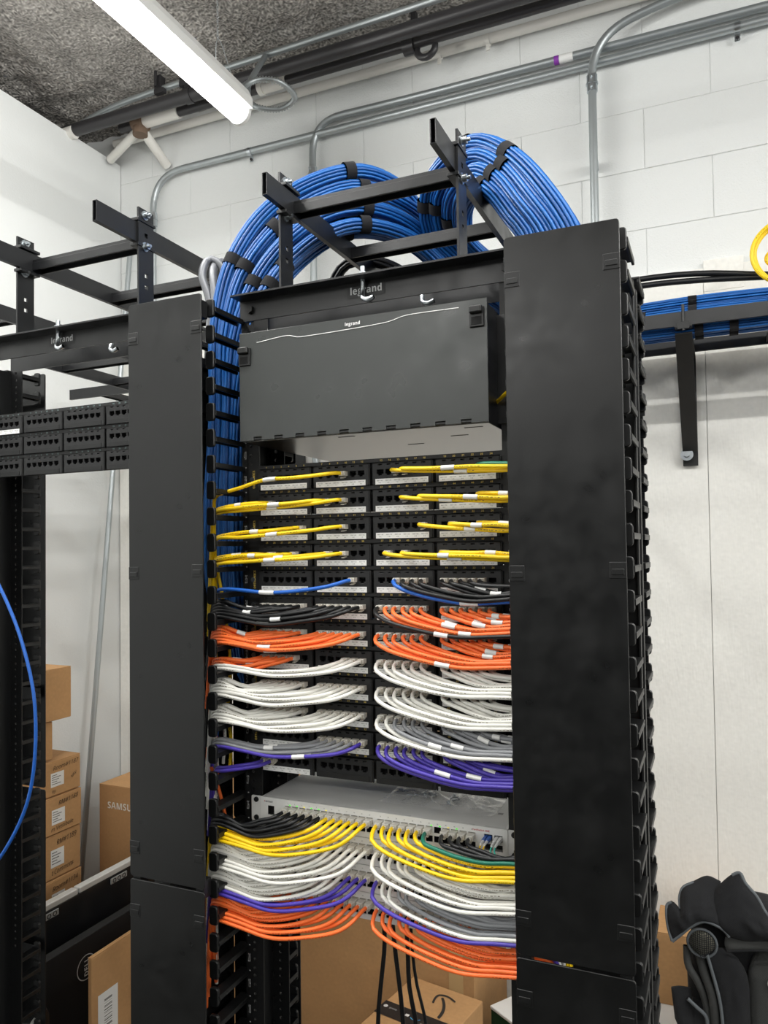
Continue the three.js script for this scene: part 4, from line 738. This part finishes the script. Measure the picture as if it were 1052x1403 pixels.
{ // right corner: white carton with backpack and a small brown carton on it
  carton('white_carton', 'white carton under the backpack by the back wall', 0.30, 1.1, 0, 0.3, -1.41, -0.75, M.labelWhite);
  const c = carton('carton', 'small brown carton standing behind the backpack', 0.335, 0.62, 0.303, 0.505, -1.40, -1.22); 
  const bp = thing('backpack', 'black and grey backpack with piped flap and mesh pocket on the white carton', 'backpack', [0.60, 0.303, -0.98]);
  const blackF = std(0x16171a, 0.9, 0, { bumpMap: rep(weaveBump, 12), bumpScale: 0.0006 }), greyF = std(0x3c3d3c, 0.9, 0, { bumpMap: rep(weaveBump, 8), bumpScale: 0.0008 }), pipe = std(0x5d6266, 0.7);
  function blob(rx, ry, rz, e1, e2, f) {
    const g = new THREE.SphereGeometry(1, 44, 30), p = g.attributes.position, pw = (v, e) => Math.sign(v) * Math.pow(Math.abs(v), e);
    for (let i = 0; i < p.count; i++) { let x = pw(p.getX(i), e1) * rx, y = pw(p.getY(i), e2) * ry, z = pw(p.getZ(i), e1) * rz; const k = noise.noise(x * 14, y * 14, z * 14) * 0.009 + noise.noise(x * 40, y * 30, z * 40 + 5) * 0.004; [x, y, z] = f ? f(x, y, z) : [x, y, z]; p.setXYZ(i, x * (1 + k * 6), y + k, z * (1 + k * 6)); }
    g.computeVertexNormals(); return metreUV(g);
  }
  // soft cloth panel between four edges, with thickness and a bulge
  function cloth(top, bottom, left, right, { bulge = 0.02, thick = 0.008, nu = 26, nv = 16, wrinkle = 0.004, sd = 1 } = {}) {
    const T0 = spline(top, nu), B0 = spline(bottom, nu), L0 = spline(left, nv), R0 = spline(right, nv), pos = [], idx = [], W = nu + 1;
    for (const side of [0, 1]) for (let j = 0; j <= nv; j++) for (let i = 0; i <= nu; i++) {
      const u = i / nu, v = j / nv, f = k => (1 - v) * T0[i][k] + v * B0[i][k] + (1 - u) * L0[j][k] + u * R0[j][k] - ((1 - u) * (1 - v) * T0[0][k] + u * (1 - v) * T0[nu][k] + (1 - u) * v * B0[0][k] + u * v * B0[nu][k]);
      const e = Math.sin(Math.PI * u) * Math.sin(Math.PI * v), x = f('x'), y = f('y'), z = f('z') + Math.sqrt(Math.max(e, 0)) * bulge + e * wrinkle * 2 * noise.noise(x * 35 + sd, y * 35 + x * 20, sd) - side * thick;
      pos.push(x, y, z);
    }
    const S = W * (nv + 1), q = (a, b, c, d) => idx.push(a, b, d, b, c, d);
    for (let j = 0; j < nv; j++) for (let i = 0; i < nu; i++) { const a = j * W + i; q(a, a + W, a + W + 1, a + 1); q(S + a, S + a + 1, S + a + W + 1, S + a + W); }
    for (let i = 0; i < nu; i++) { q(i, i + 1, S + i + 1, S + i); const b = nv * W + i; q(b + 1, b, S + b, S + b + 1); }
    for (let j = 0; j < nv; j++) { const a = j * W; q(a + W, a, S + a, S + a + W); const c = a + nu; q(c, c + W, S + c + W, S + c); }
    const g = new THREE.BufferGeometry(); g.setAttribute('position', new THREE.Float32BufferAttribute(pos, 3)); g.setIndex(idx); g.computeVertexNormals(); return metreUV(g);
  }
  const Z = 0.08, z3 = (p, z) => p.map(([x, y, dz = 0]) => [x, y, z + dz]);
  part('main_body', blob(0.155, 0.215, 0.09, 0.55, 0.55), blackF, bp, [0.045, 0.217, -0.03]);
  part('back_panel', blob(0.085, 0.19, 0.05, 0.6, 0.6), blackF, bp, [-0.085, 0.215, 0.02]);
  part('front_pocket', blob(0.13, 0.18, 0.045, 0.45, 0.4), greyF, bp, [0.095, 0.185, 0.05]);
  const band = cloth(z3([[-0.08, 0.378], [0.014, 0.396], [0.12, 0.39], [0.2, 0.37]], Z + 0.018), z3([[-0.078, 0.349], [0.013, 0.366], [0.12, 0.36], [0.2, 0.34]], Z + 0.022), z3([[-0.08, 0.378], [-0.082, 0.363], [-0.078, 0.349]], Z + 0.02), z3([[0.2, 0.37], [0.2, 0.34]], Z + 0.02), { bulge: 0.008, wrinkle: 0.001, nv: 6 });
  part('pocket_band', band, std(0x4a4b4a, 0.85), bp);
  part('zip', wire(z3([[-0.076, 0.353], [0.013, 0.370], [0.12, 0.364], [0.2, 0.344]], Z + 0.03), 0.0025, 24, 6), blackF, bp);
  const bA = z3([[-0.2, 0.353], [-0.182, 0.371], [-0.155, 0.398], [-0.128, 0.414], [-0.102, 0.411], [-0.081, 0.4], [-0.071, 0.388]], Z + 0.03);
  const tA = z3([[-0.213, 0.408, 0.01], [-0.211, 0.428], [-0.2, 0.435], [-0.181, 0.425, 0.01], [-0.183, 0.445, -0.02], [-0.175, 0.464, -0.03], [-0.15, 0.477, -0.04], [-0.118, 0.491, -0.05], [-0.087, 0.486, -0.04]], Z);
  const lA = z3([[-0.213, 0.408, 0.01], [-0.209, 0.38, 0.02], [-0.2, 0.353, 0.03]], Z), rA = [[-0.087, 0.486, Z - 0.04], [-0.09, 0.455, Z - 0.01], [-0.085, 0.42, Z + 0.02], [-0.071, 0.388, Z + 0.03]];
  part('flap', cloth(tA, bA, lA, rA, { bulge: 0.02, wrinkle: 0.006 }), blackF, bp);
  const tB = z3([[-0.1, 0.475, -0.02], [-0.061, 0.516, -0.02], [-0.044, 0.524, -0.02], [-0.033, 0.506, -0.01], [-0.008, 0.48, 0.0], [0.015, 0.443, 0.01], [0.06, 0.41, 0.0], [0.2, 0.38, -0.02]], Z);
  const bB = z3([[-0.071, 0.388, 0.032], [-0.038, 0.384, 0.03], [0.014, 0.392, 0.028], [0.1, 0.388, 0.02], [0.2, 0.37, 0.0]], Z);
  part('flap', cloth(tB, bB, z3([[-0.1, 0.475, -0.02], [-0.113, 0.432, 0.01], [-0.097, 0.412, 0.03], [-0.071, 0.388, 0.032]], Z), z3([[0.2, 0.38, -0.02], [0.2, 0.37, 0.0]], Z), { bulge: 0.022, wrinkle: 0.008, sd: 4 }), blackF, bp);
  part('piping', sweep(spline(bA, 40), 0.0042, 7), pipe, bp); part('piping', sweep(spline([...lA.slice().reverse(), ...tA.slice(1, 3)], 24), 0.0042, 7), pipe, bp);
  part('piping', sweep(spline(tA.slice(3, 7), 20), 0.0035, 7), pipe, bp); part('piping', sweep(spline(tB.slice(1, 7), 40), 0.0042, 7), pipe, bp);
  // mesh pocket: a net of thin strands over a pale lining
  const net = []; for (let k = 0; k < 13; k++) { const t = k / 12 * 2 - 1, w = Math.sqrt(Math.max(0.05, 1 - t * t)) * 0.029; net.push(wire([[-0.132 + t * 0.029, 0.357 + w, Z + 0.02], [-0.132 + t * 0.029, 0.357, Z + 0.036], [-0.132 + t * 0.029, 0.357 - w, Z + 0.02]], 0.0008, 8, 4)); net.push(wire([[-0.132 - w, 0.357 + t * 0.029, Z + 0.02], [-0.132, 0.357 + t * 0.029, Z + 0.036], [-0.132 + w, 0.357 + t * 0.029, Z + 0.02]], 0.0008, 8, 4)); }
  part('mesh_pocket', merged(net), blackF, bp); part('pocket_lining', blob(0.03, 0.03, 0.014, 1, 1), std(0x6f6e62, 0.9), bp, [-0.132, 0.357, Z + 0.014]);
  part('pocket_rim', sweep(spline([...Array(13)].map((_, k) => { const a = k / 12 * Math.PI * 2; return [-0.132 + 0.033 * Math.cos(a), 0.357 + 0.033 * Math.sin(a), Z + 0.02]; }), 40), 0.0035, 7), pipe, bp);
  // side panel and straps hanging below the mesh pocket
  part('side_panel', cloth(z3([[-0.122, 0.334], [-0.09, 0.35], [-0.07, 0.345]], Z + 0.02), z3([[-0.088, 0.005], [-0.06, 0.003], [-0.03, 0.005]], Z + 0.01), z3([[-0.122, 0.334], [-0.112, 0.297], [-0.096, 0.23], [-0.09, 0.165], [-0.088, 0.005]], Z + 0.02), z3([[-0.07, 0.345], [-0.05, 0.326], [-0.033, 0.29], [-0.03, 0.2], [-0.03, 0.005]], Z + 0.015), { bulge: 0.014 }), blackF, bp);
  part('piping', wire(z3([[-0.122, 0.334], [-0.112, 0.297], [-0.096, 0.23], [-0.09, 0.165], [-0.088, 0.01]], Z + 0.025), 0.0042, 30, 7), pipe, bp);
  part('shoulder_strap', wire([[-0.168, 0.335, Z], [-0.165, 0.292, Z + 0.01], [-0.145, 0.258, Z + 0.012], [-0.128, 0.21, Z + 0.005], [-0.118, 0.1, Z]], 0.009, 30, 8), greyF, bp);
  part('shoulder_strap', wire([[-0.14, 0.325, Z + 0.005], [-0.128, 0.28, Z + 0.012], [-0.112, 0.23, Z + 0.014], [-0.102, 0.1, Z + 0.005]], 0.011, 30, 8), greyF, bp);
  part('hip_strap', cloth(z3([[-0.207, 0.222], [-0.19, 0.228], [-0.162, 0.23]], Z), z3([[-0.2, 0.15], [-0.185, 0.12], [-0.15, 0.1]], Z), z3([[-0.207, 0.222], [-0.2, 0.15]], Z), z3([[-0.162, 0.23], [-0.15, 0.1]], Z), { bulge: 0.008, nu: 10, nv: 10 }), blackF, bp);
  part('hip_pad', blob(0.045, 0.09, 0.035, 0.7, 0.7), blackF, bp, [-0.14, 0.11, Z - 0.03]);
  part('side_loop', wire(z3([[-0.169, 0.212], [-0.149, 0.196], [-0.128, 0.178], [-0.124, 0.14]], Z + 0.012), 0.0045, 24, 7), pipe, bp);
  part('emblem', at(new THREE.TorusGeometry(0.014, 0.0018, 6, 24), 0.024, 0.288, Z + 0.017), M.silver, bp);
}
renderer.render(scene, camera);
